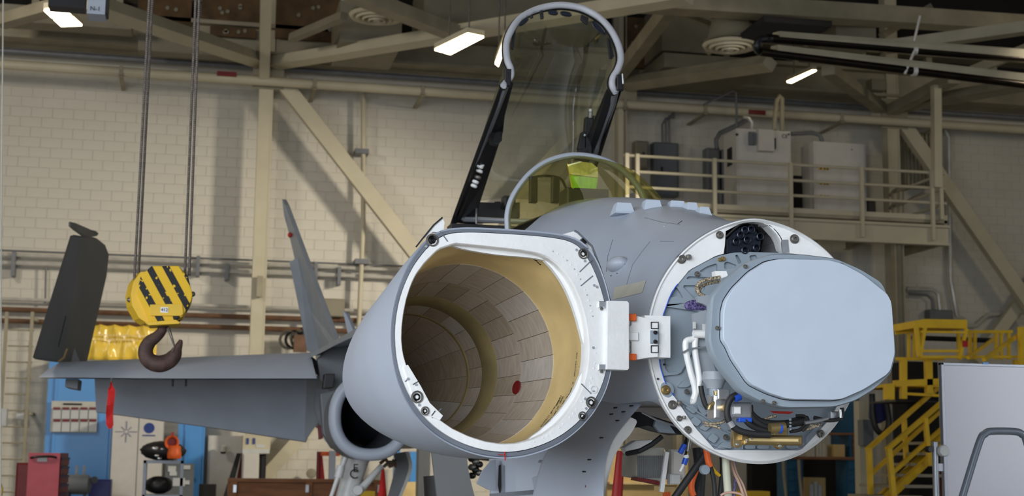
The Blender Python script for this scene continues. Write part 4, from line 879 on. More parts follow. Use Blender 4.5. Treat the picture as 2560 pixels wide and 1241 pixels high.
# raised ribs of the machined plate
def rib(pts, w=0.012, h=0.016, name='rib', m='plate', Yp=YBH+0.02):
    P = [at(x, y, Yp) for x, y in pts]; mb = MB()
    for a, b in zip(P, P[1:]): mb.beam(a-V((0, h/2-0.004, 0)), b-V((0, h/2-0.004, 0)), w, h, (0, -1, 0))
    return mb.build(name, M[m], bulk)
ribs = [[(1655,855),(1725,855)],[(1700,712),(1742,672),(1795,648),(1850,640)],[(1672,790),(1690,735),(1722,695)],[(1690,742),(1740,745)],[(1700,762),(1732,812),(1745,852)],[(1714,700),(1755,710),(1790,705)],
        [(1720,690),(1775,682)],[(1790,655),(1792,690)],[(1808,652),(1806,690)],[(1838,650),(1850,672)],[(1870,640),(1880,660)],[(1900,636),(1905,650)],[(1672,800),(1675,850)],[(1676,748),(1706,765)],
        [(1690,945),(1760,1010),(1850,1098)],[(1690,985),(1740,1040),(1790,1090)],[(1745,1000),(1700,1040)],[(1780,1030),(1728,1078)],[(1815,1062),(1760,1105)],[(1846,1090),(1800,1124)],[(1690,965),(1735,955),(1790,955)],
        [(1700,950),(1720,930)],[(1740,985),(1790,1030),(1840,1075)],[(1850,1100),(1850,1124)],[(1885,1098),(1885,1124)],[(1920,1098),(1920,1124)],[(1955,1098),(1955,1124)],[(1990,1098),(1988,1124)],
        [(1990,1124),(2040,1075),(2090,1020)],[(2005,1090),(2050,1045)],[(1655,875),(1720,875)],[(1650,925),(1690,905),(1722,878)],[(1852,1086),(2000,1086)],[(2020,1110),(1990,1085)],[(2050,1078),(2015,1052)]]
for r_ in ([(1652,757),(1722,756)], [(1855,1104),(1855,1124)], [(1695,1000),(1850,1100)]): rib(r_, 0.006, 0.01)
# bolts & fittings on the ring
def bolt(px, py, r, Yp, m='steel', parent=bulk, n=14, lug=False, name='bolt'):
    c = at(px, py, Yp); mb = MB().lathe(c, (0, -1, 0), [(-0.002, r*1.35), (0.003, r*1.35), (0.003, r), (0.012, r), (0.014, r*0.85), (0.014, r*0.45), (0.006, r*0.4), (0.006, 0.0005)], n)
    if lug: mb.lathe(c+V((r*1.8, -0.004, r*0.5)), (0, -1, 0), [(0, r*0.8), (0.018, r*0.7), (0.02, 0.001)], 10).beam(c, c+V((r*1.8, -0.006, r*0.5)), r, 0.012, (0, 1, 0))
    return mb.build(name, M[m], parent, smooth=True, auto=30)
for px, py, r, m, lg in ((1799,588,.0125,'steel',0),(1986,598,.015,'steel',0),(1703,648,.015,'steel',1),(1664,976,.015,'brass',0),(1681,1013,.014,'steel',1),(1698,1047,.009,'steel',1),(1719,1076,.012,'steel',0),(2051,1085,.0125,'steel',0),
                          (1807,648,.008,'brass',0),(1799,650,.006,'brass',0),(1743,686,.009,'steel',0),(1717,980,.008,'steel',0),(1815,1094,.009,'steel',0),(1644,948,.003,'black',0),(2050,1092,.005,'steel',0),(1660,912,.003,'black',0)):
    bolt(px, py, r, YBH+(0.016 if m == 'brass' and r < .01 or px in (1743,1717,1815) else 0.006), m, lug=bool(lg))
MB().lathe(at(1664, 976, YBH+0.018), (0, -1, 0), [(0, 0.032), (0.01, 0.032), (0.012, 0.022)], 20).build('boss', M['plate'], bulk, smooth=True, auto=30)
for px in (1637, 1644): 
    pass
# hinge half on the bulkhead edge
def ppoly(pts, Y, dep, name, m, parent, bevel=0): return MB().prism([at(x, y, Y) for x, y in pts], (0, dep, 0)).build(name, M[m], parent, bevel=bevel)
hb = ppoly([(1573,788),(1600,792),(1628,799),(1645,805),(1645,893),(1620,895),(1592,900),(1573,897)], 5.54, 0.05, 'hinge_arm', 'white', bulk, 0.003)
MB().box(at(1612, 893, 5.56), at(1645, 800, 5.72)).build('hinge_lug', M['white'], bulk)
for py0, py1 in ((806, 822), (865, 882)): 
    MB().tube([at(1628, py0, 5.535), at(1628, py1, 5.535), at(1646, py1, 5.535), at(1646, py0, 5.535), at(1628, py0, 5.535)], 0.002, 6).build('latch_outline', M['dark'], bulk)
MB().cbox(at(1627, 859, 5.53), at(1645, 828, 5.545), 0.003).build('latch_recess', M['plate'], bulk)
for py in (832, 855): bolt(1638, py, 0.006, 5.53, 'black')
for py in (787, 886): MB().cbox(at(1571, py+15, 5.52), at(1587, py, 5.545), 0.002).build('orange_block', M['orange'], bulk)
for py in (806, 862, 875): MB().lathe(at(1574, py, 5.53), (0, 0, 1), [(-0.012, 0.007), (0.012, 0.007)], 10).build('hinge_pin', M['steel'], bulk)
MB().cbox(at(1571, 851, 5.525), at(1590, 833, 5.56), 0.002).build('hinge_tongue', M['white'], bulk)
# gun recess with barrel cluster
gun = MB(); I1 = [(1814,634),(1815,578),(1850,560),(1885,551),(1922,562),(1950,592),(1962,634)]
gA = [at(x, y, YBH+0.03) for x, y in I1]; gB = [p+V((0, 0.45, 0.0)) for p in gA]
gun.loft([gA, gB], False, True, closed=True); gun.build('gun_port_liner', M['steel'], bulk)
gp = ppoly([(1816,600),(1835,580),(1852,568),(1878,566),(1892,580),(1902,605),(1896,634),(1816,634)], YBH+0.035, 0.05, 'gun_muzzle_plate', 'gunmetal', bulk, 0.004)
for px, py in ((1872,576),(1856,578),(1835,606),(1862,602),(1894,594),(1885,622),(1856,628),(1845,590)):
    MB().lathe(at(px, py, YBH+0.04), (0, -1, 0), [(0, 0.016), (0.03, 0.016), (0.032, 0.012), (0.0, 0.010), (-0.02, 0.009)], 14, cap=False).build('barrel', M['gunmetal'], gp, smooth=True, auto=30)
sh_ = MB(); 
SA = bez([at(1880, 560, YBH+0.045), at(1925, 566, YBH+0.045), at(1948, 590, YBH+0.045), at(1958, 632, YBH+0.045)], 8)
SB = bez([at(1893, 578, YBH+0.16), at(1908, 590, YBH+0.16), at(1906, 610, YBH+0.16), at(1900, 634, YBH+0.16)], 8)
sh_.loft([SA, [a.lerp(b, 0.5)+V((0.004*math.sin(i*1.7), 0, 0.004*math.cos(i*2.3))) for i, (a, b) in enumerate(zip(SA, SB))], SB], closed=False)
sh_.build('blast_shroud', M['silver'], bulk, smooth=True)
for pts in ([(1815,592),(1850,562),(1885,553),(1922,563),(1950,592),(1958,622)],): MB().tube(path(pts, YBH+0.012), 0.004, 6).build('port_seal', M['rubber'], bulk, smooth=True)
MB().beam(at(1961, 600, YBH+0.006), at(1964, 632, YBH+0.006), 0.03, 0.006, (0, -1, 0)).build('edge_strip', M['silver'], bulk)
text('C', 0.03, at(1948, 580, YBH+0.004), bulk, M['ink']) if False else None

# ---- radar antenna
ra = MB(); YA = 5.10
fl_px = [(1778,742),(1812,700),(1868,655),(1930,634),(2010,636),(2090,646),(2150,672),(2205,706),(2229,760),(2238,850),(2240,890),(2228,935),(2190,972),(2140,1003),(2085,1020),(1960,1022),(1900,1006),(1850,980),(1805,925),(1782,890),(1772,850)]
fc_px = [(1808,752),(1828,722),(1868,682),(1908,657),(1940,650),(2060,652),(2098,662),(2150,690),(2210,738),(2220,760),(2226,850),(2228,886),(2215,934),(2150,976),(2090,1002),(1962,1000),(1915,985),(1868,962),(1826,900),(1812,868),(1800,852),(1801,780)]
ca = at(2012, 830, YA); CA2 = (ca.x, ca.z)
def P2(pts, Y, n=96, it=1): return polar(chaikin(pl(pts, Y), it, 0.12), CA2, n)
FL = P2(fl_px, YA, 160, 2); FCo = P2(fc_px, YA, 160, 1)
ra.loft([ringY(sc(FCo, CA2, 1.015), YA-0.004), ringY(sc(FL, CA2, 0.985), YA-0.006), ringY(FL, YA+0.006), ringY(FL, YA+0.045), ringY(sc(FL, CA2, 0.97), YA+0.055), ringY(sc(FL, CA2, 0.86), YA+0.06)], False, True)
radar = ra.build('radar_antenna', M['plate'], jet, smooth=True, auto=25)
MB().loft([ringY(sc(FCo, CA2, 0.992), YA-0.034), ringY(FCo, YA-0.030), ringY(sc(FCo, CA2, 1.004), YA-0.002)], True, False).build('antenna_face', M['face'], radar, smooth=True, auto=25)
# housing behind
HS = polar(chaikin(pl([(1775,745),(1800,720),(1900,690),(2060,690),(2150,740),(2180,860),(2150,960),(2085,1010),(1960,1040),(1880,1020),(1800,960),(1776,900)], YA+0.06), 2), CA2, 96)
HZ = lambda k, Y, dx: ringY([(x+dx, z) for x, z in sc(HS, CA2, k)], Y)
MB().loft([HZ(0.94, YA+0.05, 0), HZ(0.86, YA+0.16, 0.02), HZ(0.70, YA+0.34, 0.04), HZ(0.52, YBH+0.02, 0.03)], True, True).build('antenna_housing', M['ac3'], radar, smooth=True, auto=30)
for px, py in ((1863,667),(2103,663),(1907,1004),(1935,1008),(1793,821)): bolt(px, py, 0.006, YA-0.006, 'steel', radar)
lab = MB().prism([at(1767, 778, YA+0.07), at(1776, 775, YA+0.05), at(1776, 842, YA+0.05), at(1769, 836, YA+0.07)], (0, 0.003, 0)).build('side_label', M['lightgrey'], radar)
MB().prism([at(1770, 800, YA+0.066), at(1776, 798, YA+0.048), at(1776, 836, YA+0.048), at(1771, 832, YA+0.066)], (0, 0.002, 0)).build('red_print', M['darkred'], radar)
MB().prism([at(1925, 1028, YA+0.03), at(1985, 1030, YA+0.03), at(1975, 1036, YA+0.05), at(1935, 1034, YA+0.05)], (0, 0.004, 0)).build('red_stripe', M['red'], radar)
# bracket at upper left & cables
YX = 5.42
br = ppoly([(1788,678),(1816,678),(1820,690),(1802,697),(1789,694)], YX, 0.04, 'cable_bracket', 'white', radar)
def cable(pts, r, m, name='cable', Y=YX, parent=None, n=10): return MB().tube(path(pts, Y), r, n).build(name, M[m], parent or radar, smooth=True)
cable([(1800,694),(1782,697),(1757,703),(1743,716),(1746,732),(1762,742)], 0.008, 'braid', 'braided_cable'); cable([(1800,704),(1772,709),(1753,718),(1748,734),(1758,741)], 0.007, 'braid', 'braided_cable', 5.45)
cable([(1765,758),(1735,756),(1718,762),(1722,770),(1750,770),(1768,772)], 0.010, 'purple', 'sleeved_cable'); cable([(1748,750),(1740,762),(1724,766)], 0.007, 'purple', 'sleeved_cable')
ppoly([(1742,742),(1772,738),(1776,770),(1758,760),(1745,756)], 5.36, 0.02, 'shield_plate', 'ac3', radar); ppoly([(1733,785),(1765,775),(1770,820),(1770,870),(1740,865),(1735,820)], 5.40, 0.02, 'shield_plate', 'ac3', radar)
MB().cbox(at(1734, 822, 5.37), at(1738, 806, 5.38), 0.001).build('label', M['lightgrey'], radar); MB().cbox(at(1757, 826, 5.37), at(1768, 811, 5.38), 0.001).build('label', M['lightgrey'], radar)
# white insulated pipes
for pts in (([(1755,836),(1742,838),(1738,850),(1738,880),(1745,925),(1748,950),(1744,972),(1738,990),(1734,1003),(1728,1003)]), ([(1736,848),(1718,852),(1714,862),(1716,885),(1726,930),(1736,965),(1738,985),(1733,1000)])):
    cable(pts, 0.0125, 'gearwhite', 'insulated_pipe', 5.38, None, 12)
MB().lathe(at(1752, 836, 5.37), (1, 0, 0), [(-0.03, 0.015), (0.03, 0.018)], 12).build('pipe_joint', M['gearwhite'], radar, smooth=True); MB().cbox(at(1750, 848, 5.39), at(1765, 832, 5.42), 0.003).build('connector', M['steel'], radar)
MB().beam(at(1707, 882, 5.37), at(1722, 873, 5.37), 0.006, 0.02, (0, -1, 0)).beam(at(1722, 873, 5.37), at(1765, 868, 5.37), 0.006, 0.02, (0, -1, 0)).build('pipe_clamp', M['ac2'], radar)
ppoly([(1735,870),(1765,866),(1778,895),(1790,930),(1760,945),(1745,920)], 5.40, 0.03, 'lower_shield', 'ac3', radar)
# lower left mechanics
MB().lathe(at(1786, 950, 5.34), (0, 0, -1), [(-0.03, 0.045), (0, 0.048), (0.012, 0.04), (0.035, 0.03)], 18).build('rotary_joint', M['ac3'], radar, smooth=True, auto=30)
MB().lathe(at(1786, 973, 5.33), (0, 0, -1), [(0, 0.022), (0.02, 0.022), (0.03, 0.016)], 14).build('green_ring', M['plate'], radar, smooth=True)
cable([(1788,978),(1790,995),(1786,1008),(1776,1014),(1772,1025)], 0.008, 'brass', 'brass_elbow', 5.31)
mb = MB().cbox(at(1786, 1048, 5.30), at(1818, 990, 5.38), 0.006); mb.cbox(at(1795, 1000, 5.28), at(1812, 975, 5.34), 0.004); mb.build('valve_block', M['silver'], radar, bevel=0.003)
MB().cbox(at(1828, 1048, 5.30), at(1862, 1008, 5.38), 0.008).build('valve_block', M['silver'], radar, bevel=0.004); MB().cbox(at(1836, 1036, 5.285), at(1850, 1018, 5.30), 0.004).build('valve_cap', M['white'], radar)
MB().lathe(at(1811, 1020, 5.28), (0, -1, 0), [(-0.02, 0.014), (0.01, 0.014), (0.012, 0.008)], 14).build('port_fitting', M['brass'], radar, smooth=True, auto=30)
cable([(1842,988),(1828,996),(1819,1015),(1818,1040),(1828,1062),(1850,1078),(1885,1086),(1925,1088)], 0.0125, 'rubber', 'black_hose', 5.27, None, 14)
MB().lathe(at(1843, 994, 5.27), (0.9, 0, 0.4), [(-0.012, 0.016), (0.012, 0.016)], 14).build('blue_clamp', M['bluewrap'], radar); MB().lathe(at(1827, 1060, 5.265), (0.5, 0, -0.8), [(-0.01, 0.015), (0.014, 0.015)], 14).build('hose_clamp', M['silver'], radar)
cable([(1752,965),(1755,985),(1762,1010),(1770,1022)], 0.010, 'rubber', 'black_hose', 5.36)
for k, pts in enumerate(([(1872,1014),(1876,1035),(1900,1055),(1940,1062),(1985,1058),(2020,1050)], [(1866,1020),(1884,1050),(1915,1068),(1950,1070),(1970,1060)], [(1862,1050),(1880,1066),(1915,1078),(1945,1076)], [(1980,1050),(2000,1048),(2012,1060),(2000,1075),(1975,1080)], [(1990,1040),(2012,1042),(2020,1060),(2006,1078)], [(2035,1045),(2070,1052),(2098,1048),(2106,1036),(2105,1020)])):
    cable(pts, (0.016, 0.013, 0.011, 0.007, 0.006, 0.008)[k], 'rubber', 'black_hose', 5.33-0.01*(k % 3))
for k, pts in enumerate(([(1758,1056),(1775,1060),(1800,1058),(1812,1052)], [(1762,1064),(1785,1066),(1800,1072)], [(2000,1070),(2020,1062),(2048,1066)], [(2000,1078),(2030,1070),(2052,1060)], [(1905,1052),(1925,1044),(1940,1040)])): cable(pts, 0.006, 'braid', 'braided_cable', 5.34)
MB().cbox(at(1848, 1056, 5.30), at(1874, 1046, 5.33), 0.003).build('connector', M['bluewrap'], radar); MB().lathe(at(1943, 1070, 5.27), (1, 0, 0.1), [(-0.03, 0.02), (0.03, 0.02)], 14).build('connector', M['brass'], radar, smooth=True, auto=30)
MB().lathe(at(1950, 1071, 5.27), (1, 0, 0), [(-0.004, 0.0215), (0.004, 0.0215)], 14).build('blue_band', M['bluewrap'], radar)
for k in range(4): MB().lathe(at(1975, 1050+k*8, 5.26), (0, -1, 0), [(0, 0.005), (0.006, 0.004)], 8).build('connector_pin', M['silver' if k % 2 else 'plate'], radar)
MB().cbox(at(2078, 1050, 5.33), at(2098, 1030, 5.36), 0.004).build('latch_block', M['silver'], radar); cable([(2100,1025),(2102,1045)], 0.006, 'silver', 'strut', 5.3)
cable([(2012,1058),(2048,1052),(2070,1046)], 0.007, 'silver', 'metal_rod', 5.30)
# brass rail
rl = MB().cbox(at(1862, 1113, 5.32), at(1998, 1090, 5.36), 0.008).build('slide_rail', M['brass'], radar, bevel=0.004)
MB().cbox(at(1874, 1104, 5.312), at(1994, 1098, 5.325), 0.003).build('slide_channel', M['ochre'], radar)
ppoly([(1834,1076),(1852,1080),(1858,1100),(1856,1116),(1846,1121),(1834,1118),(1832,1095)], 5.34, 0.03, 'rail_bracket', 'brass', radar, 0.003); ppoly([(1938,1108),(1960,1108),(1960,1118),(1950,1124),(1940,1118)], 5.34, 0.03, 'rail_bracket', 'brass', radar, 0.003)
MB().beam(at(1852, 1094, 5.33), at(1866, 1096, 5.33), 0.02, 0.03, (0, 1, 0)).build('rail_neck', M['brass'], radar); MB().cbox(at(1936, 1092, 5.33), at(1962, 1068, 5.36), 0.003).build('rail_bracket', M['brass'], radar)
for px, py in ((1842,1112),(1949,1116),(1866,1101),(1877,1098)): bolt(px, py, 0.004, 5.32, 'silver', radar)

# ---- radome
CR = atd(1257, 860, 5.5); TP = atd(895, 978, 7.05); ax = (TP-CR).normalized(); LR = (TP-CR).length
tr_ = V((ax.y, -ax.x, 0)).normalized(); ur = tr_.cross(ax).normalized()
def rp(pts, dd=0.0):
    out = []
    for x, y in pts:
        p = onp(x, y, CR+ax*dd, ax)-CR; out.append((p.dot(tr_), p.dot(ur)))
    return out
def rw(uv, d): return CR+tr_*uv[0]+ur*uv[1]+ax*d
skin_px = [(1085,578),(1150,567),(1260,572),(1360,579),(1440,591),(1482,628),(1510,690),(1530,770),(1536,850),(1532,920),(1512,990),(1470,1055),(1410,1107),(1340,1137),(1270,1150),(1190,1141),(1110,1108),(1050,1060),(1010,1000),(985,930),(975,850),(980,780),(998,710),(1030,640)]
rim_px = [(1096,590),(1150,580),(1260,585),(1360,592),(1432,604),(1466,640),(1494,700),(1515,775),(1522,850),(1518,915),(1498,982),(1458,1044),(1402,1092),(1335,1122),(1270,1134),(1195,1126),(1118,1095),(1060,1048),(1020,990),(994,925),(985,850),(989,785),(1006,718),(1040,650)]
hole_px = [(1112,608),(1210,618),(1330,631),(1378,648),(1425,700),(1455,770),(1470,850),(1467,920),(1450,985),(1405,1050),(1345,1095),(1270,1113),(1190,1100),(1110,1062),(1060,1010),(1020,930),(1003,870),(1005,800),(1020,730),(1045,675)]
NR = 120
SK = polar(chaikin(rp(skin_px), 2), (0, 0), NR); RM = polar(chaikin(rp(rim_px), 2), (0, 0), NR); HO = polar(chaikin(rp(hole_px), 1), (0, 0), NR)
def ell(a, b, n=NR, cx=0, cy=0): return [(cx+a*math.cos(2*math.pi*k/n), cy+b*math.sin(2*math.pi*k/n)) for k in range(n)]
def prof(t): return max(0.0, 1-t**2.0)**0.88
ea = (max(u for u, v in SK)-min(u for u, v in SK))/2; eb_ = (max(v for u, v in SK)-min(v for u, v in SK))/2
('radome half axes', ea, eb_, 'L', LR, 'C', CR, 'ax', ax)
EO = ell(ea*1.0, eb_*1.0)
rings = []
for i in range(22):
    t = (i/21)**1.1; d = t*LR; b = min(1, t/0.30); b = b*b*(3-2*b); s_ = prof(t)*(1-0.05*math.sin(math.pi*t)**0.8)
    rings.append([rw((s_*(p[0]*(1-b)+q[0]*b), s_*(p[1]*(1-b)+q[1]*b)), d) for p, q in zip(SK, EO)])
rd = MB().loft([[rw((p[0]*0.985, p[1]*0.985), 0.004) for p in SK]]+rings)
radome = rd.build('radome', M['ac'], jet, smooth=True, auto=35)
MB().loft([[rw(p, 0.006) for p in sc(SK, (0, 0), 0.988)], [rw(p, -0.004) for p in sc(SK, (0, 0), 0.982)], [rw(p, -0.004) for p in sc(RM, (0, 0), 1.004)], [rw(p, 0.01) for p in RM]]).build('rim_seal', M['seal'], radome, smooth=True)
MB().loft([[rw(p, 0.01) for p in RM], [rw(p, -0.008) for p in sc(RM, (0, 0), 0.996)], [rw(p, -0.008) for p in sc(HO, (0, 0), 1.012)], [rw(p, 0.0) for p in HO], [rw(p, 0.055) for p in HO]]).build('radome_rim', M['white'], radome, smooth=True, auto=30)
# inner step of the rim : narrower stiffener seen along top and right side
def arcsub(o, a0, a1): 
    k0, k1 = int(a0/360*NR), int(a1/360*NR); return [o[k % NR] for k in range(k0, k1+1)]
for a0, a1 in ((5, 62), (62, 118), (290, 345)):
    A_ = arcsub(HO, a0, a1); n_ = len(A_); w_ = [math.sin(math.pi*i/(n_-1))**0.6 if 0 < i < n_-1 else 0 for i in range(n_)]
    MB().loft([[rw((p[0]*1.01, p[1]*1.01), 0.03) for p in A_], [rw((p[0]*(1-0.045*w), p[1]*(1-0.045*w)), 0.032) for p, w in zip(A_, w_)], [rw((p[0]*(1-0.045*w), p[1]*(1-0.045*w)), 0.05) for p, w in zip(A_, w_)], [rw((p[0]*1.01, p[1]*1.01), 0.05) for p in A_]], closed=False).build('rim_stiffener', M['white'], radome, smooth=True, auto=30)
# grooves between rim segments
def onr(px, py, d=-0.01): return onp(px, py, CR+ax*d, ax)
for (a_, b_) in (((1100,578),(1119,604)), ((1449,680),(1480,650)), ((1478,985),(1453,960)), ((1080,1045),(1103,1022)), ((1013,955),(1030,935)), ((1452,715),(1482,690))):
    MB().beam(onr(*a_), onr(*b_), 0.003, 0.003, ax).build('rim_joint', M['seal'], radome)
fit = [(1081,601,.018),(1458,635,.016),(1043,993,.017),(1063,1028,.012),(1478,1007,.017),(1456,1041,.013)]
for px, py, r_ in fit:
    c = onr(px, py, -0.016 if px in (1043, 1063) else -0.009); MB().lathe(c, ax, [(0.002, r_*1.35), (-0.003, r_*1.35), (-0.004, r_), (0.012, r_*0.9)], 20, cap=False).build('socket_ring', M['steel'], radome, smooth=True, auto=30)
    MB().lathe(c, ax, [(0.008, r_), (0.0, r_*0.75), (-0.003, r_*0.55), (0.004, r_*0.3), (0.004, 0.001)], 16).build('socket', M['black'], radome, smooth=True, auto=30)
for px, py in ((1065,617),(1468,618),(1441,625),(1462,653),(1040,962),(1048,1013),(1484,980),(1463,998),(1483,870),(1020,948),(1465,1022),(1485,714),(1492,718)): 
    MB().lathe(onr(px, py, -0.0155 if px in (1040, 1048, 1020) else -0.009), ax, [(0.002, .005), (-0.003, .005), (-0.003, .001)], 10).build('rivet', M['ac3'], radome)
for k in range(40):               # raised fastener heads along the top & right rim
    a = R(18+k*2.1) if k < 22 else R(-70+(k-22)*4.2); ii = int((math.degrees(a) % 360)/360*NR) % NR
    p = ((RM[ii][0]*0.35+HO[ii][0]*0.65), (RM[ii][1]*0.35+HO[ii][1]*0.65))
    MB().lathe(rw(p, -0.006), ax, [(0.0, .0045), (-0.004, .003)], 8).build('rivet', M['white'], radome)
# reinforcing pad at lower left
pad = [(1008,918),(1020,912),(1052,965),(1075,1008),(1108,1040),(1100,1052),(1062,1035),(1030,985)]
MB().prism([onr(x, y, -0.014) for x, y in pad], ax*0.03).build('rim_pad', M['white'], radome, bevel=0.003)
for (a_, b_) in (((1032,962),(1048,953)), ((1079,1040),(1088,1028))): MB().beam(onr(a_[0], a_[1], -0.015), onr(b_[0], b_[1], -0.015), 0.0025, 0.003, ax).build('rim_joint', M['dark'], radome)
# latch hardware near hinge
for yy in (757, 914): 
    MB().cbox(onr(1496, yy+12, -0.016), onr(1511, yy-2, -0.004), 0.003).build('latch_fitting', M['silver'], radome); MB().lathe(onr(1503, yy+16, -0.012), ax, [(0, .006), (-.008, .005)], 10).build('latch_screw', M['steel'], radome)
MB().lathe(onr(1484, 974, -0.010), ax, [(0.002, .016), (-0.002, .016), (-0.002, .011)], 18, cap=False).build('drain_ring', M['white'], radome)
hp = MB().prism([onp(x, y, CR+ax*(-0.03), ax) for x, y in ((1519,752),(1568,753),(1573,758),(1573,922),(1569,926),(1517,924))], ax*0.035).build('hinge_plate', M['white'], radome, bevel=0.003)
# skin lips at the two upper corners
for pts, dd in (([(1055,600),(1085,563),(1106,545),(1112,556),(1109,582),(1082,580)], 0.05), ([(1385,592),(1436,578),(1444,582),(1480,618),(1498,668),(1508,700),(1478,640),(1440,600)], 0.04)):
    lip = MB().prism([onp(x, y, CR+ax*dd, ax) for x, y in pts], ax*0.02).build('skin_lip', M['white'], radome, bevel=0.002)
P_ = [onp(x, y, CR+ax*0.045, ax) for x, y in ((1040,618),(1058,595),(1084,563),(1106,544))]; MB().tube(P_, 0.003, 6).build('lip_edge', M['rubber'], radome, smooth=True)
P_ = [onp(x, y, CR+ax*0.035, ax) for x, y in ((1436,577),(1444,581),(1480,616),(1500,668),(1516,720),(1530,770))]; MB().tube(P_, 0.004, 6).build('lip_edge', M['seal'], radome, smooth=True)
P_ = [onp(x, y, CR+ax*0.02, ax) for x, y in ((1452,600),(1462,610))]; MB().tube(P_, 0.012, 8).build('rubber_block', M['black'], radome)
# red centring mark
MB().beam(onr(1262, 1130, -0.011), onr(1263, 1152, -0.011), 0.004, 0.002, ax).beam(onr(1245, 1137, -0.011), onr(1262, 1138, -0.011), 0.002, 0.002, ax).build('red_mark', M['red'], radome)
# interior : ochre root band, laminate panels, olive ring, tip cone
ia, ib = ea*0.885, eb_*0.885
ICX, ICY = sum(p[0] for p in HO)/NR, sum(p[1] for p in HO)/NR
EI = ell(ia, ib, NR, ICX*0.5, 0)
def ip(k, d, off=0.0):
    t = d/LR; b = min(1, max(0, (d-0.04)/0.22)); b = b*b*(3-2*b); s_ = prof(t*1.02)
    p = HO[k % NR]; q = EI[k % NR]; f = s_*(1-off)
    u, v = p[0]*1.02*(1-b)+q[0]*b, p[1]*1.02*(1-b)+q[1]*b
    return rw((u*f, v*f), d)
def band(d0, d1, steps, off, mname, name):
    return MB().loft([[ip(k, d0+(d1-d0)*i/steps, off) for k in range(NR)] for i in range(steps+1)]).build(name, M[mname], radome, smooth=True)
band(0.05, LR*0.975, 24, -0.012, 'lam2', 'inner_shell')
band(0.05, 0.365, 7, 0.0, 'ochre', 'root_band')
def paneled(d0, d1, n, mats_, off, phase=0):
    st = NR/n
    for j in range(n):
        k0 = int(round(j*st+phase)); k1 = int(round((j+1)*st+phase)); o_ = off+random.uniform(-0.0012, 0.0012)
        g = [[ip(k, d0+0.002+(d1-d0-0.004)*i/3, o_) for k in range(k0, k1+1)] for i in range(4)]
        # shrink for joint
        for r__ in g:
            r__[0] = r__[0].lerp(r__[1], 0.06); r__[-1] = r__[-1].lerp(r__[-2], 0.06)
        bk = [[p-(p-(CR+ax*((p-CR).dot(ax)))).normalized()*(-0.004) for p in r__] for r__ in g]
        mb = MB(); o = 0
        mb.loft(g, closed=False)
        for A2, B2 in ((g[0], bk[0]), (g[-1], bk[-1])): mb.loft([A2, B2], closed=False)
        for kk in (0, -1): mb.loft([[r__[kk] for r__ in g], [r__[kk] for r__ in bk]], closed=False)
        mb.build('lining_panel', M[random.choice(mats_)], radome, smooth=True, auto=30)
paneled(0.36, 0.615, 24, ['lam1', 'lam1', 'lam3'], 0.006, 1)
paneled(0.615, 0.795, 24, ['lam2', 'lam2', 'lam1'], 0.006, 3)
MB().loft([[ip(k, 0.79, 0.006) for k in range(NR)], [ip(k, 0.80, 0.022) for k in range(NR)], [ip(k, 0.895, 0.022) for k in range(NR)], [ip(k, 0.905, 0.006) for k in range(NR)]]).build('olive_ring', M['olive'], radome, smooth=True, auto=30)
paneled(0.90, 1.0, 20, ['lam1', 'lam2', 'lam3'], 0.006, 2)
MB().loft([[ip(k, 0.995, 0.006) for k in range(NR)], [ip(k, 0.999, 0.018) for k in range(NR)], [ip(k, 1.01, 0.018) for k in range(NR)], [ip(k, 1.015, 0.006) for k in range(NR)]]).build('inner_band', M['olive'], radome, smooth=True, auto=30)
paneled(1.01, LR*0.97, 14, ['lam2', 'lam3', 'lam1'], 0.006, 0)
# red round sticker on the lining
def on_inner(px, py, d0=0.3):
    best = None
    for i in range(60):
        d = 0.06+i*0.02
        p = onp(px, py, CR+ax*d, ax); uv = ((p-CR).dot(tr_), (p-CR).dot(ur))
        k = int(round((math.atan2(uv[1], uv[0]) % (2*math.pi))/(2*math.pi)*NR)); q = ip(k, d, 0.01); r1 = (q-(CR+ax*d)).length; r0 = math.hypot(*uv)
        if r0 >= r1: return p, d, k
    return p, d, k
p, d, k = on_inner(1293, 970)
q0, q1, q2 = ip(k, d, 0.01), ip(k, d+0.05, 0.01), ip(k+3, d, 0.01); nrm = (q1-q0).cross(q2-q0).normalized()
if nrm.dot(CAM-p) < 0: nrm = -nrm
MB().lathe(p+nrm*0.003, nrm, [(0, 0.030), (0.003, 0.029)], 22).build('red_sticker', M['darkred'], radome)
def inner_text(body, px, py, px2, py2, size):
    p, d, k = on_inner(px, py); p2, d2, k2 = on_inner(px2, py2); xdir = (p2-p).normalized(); n_ = (((CR+ax*d)-p).normalized()-ax*0.1).normalized(); n_ = (n_-xdir*n_.dot(xdir)).normalized(); yd = n_.cross(xdir)
    o = text(body, size, (p+p2)/2+n_*0.012, radome, M['ink'], 'printed_text'); o.rotation_euler = Matrix((xdir, yd, n_)).transposed().to_euler()
def inner_dashes(pts, n, w=0.0028, skip=0.25):
    L_ = [V((x, y)) for x, y in pts]; mb = MB()
    for i in range(n):
        if random.random() < skip: continue
        f = i/n*(len(L_)-1); a = int(f); g = f-a; q = L_[a].lerp(L_[a+1], g); q2 = q+(L_[a+1]-L_[a]).normalized()*2.0
        p, d, k = on_inner(q.x, q.y); p2, d2, k2 = on_inner(q2.x, q2.y)
        n_ = ((CR+ax*d)-p).normalized(); mb.beam(p+n_*0.003, p2+n_*0.003, w*random.uniform(1.0, 2.4), 0.0012, n_)
    tag(mb.build('printed_marks', M['ink'], radome), kind='stuff')
inner_dashes([(1444,883),(1440,922),(1435,954),(1427,983),(1412,1003),(1397,1033)], 48, 0.0022)
inner_dashes([(1453,931),(1445,965)], 12, 0.003, 0.05); inner_dashes([(1405,989),(1395,1009),(1380,1032),(1352,1070)], 34, 0.003, 0.15)
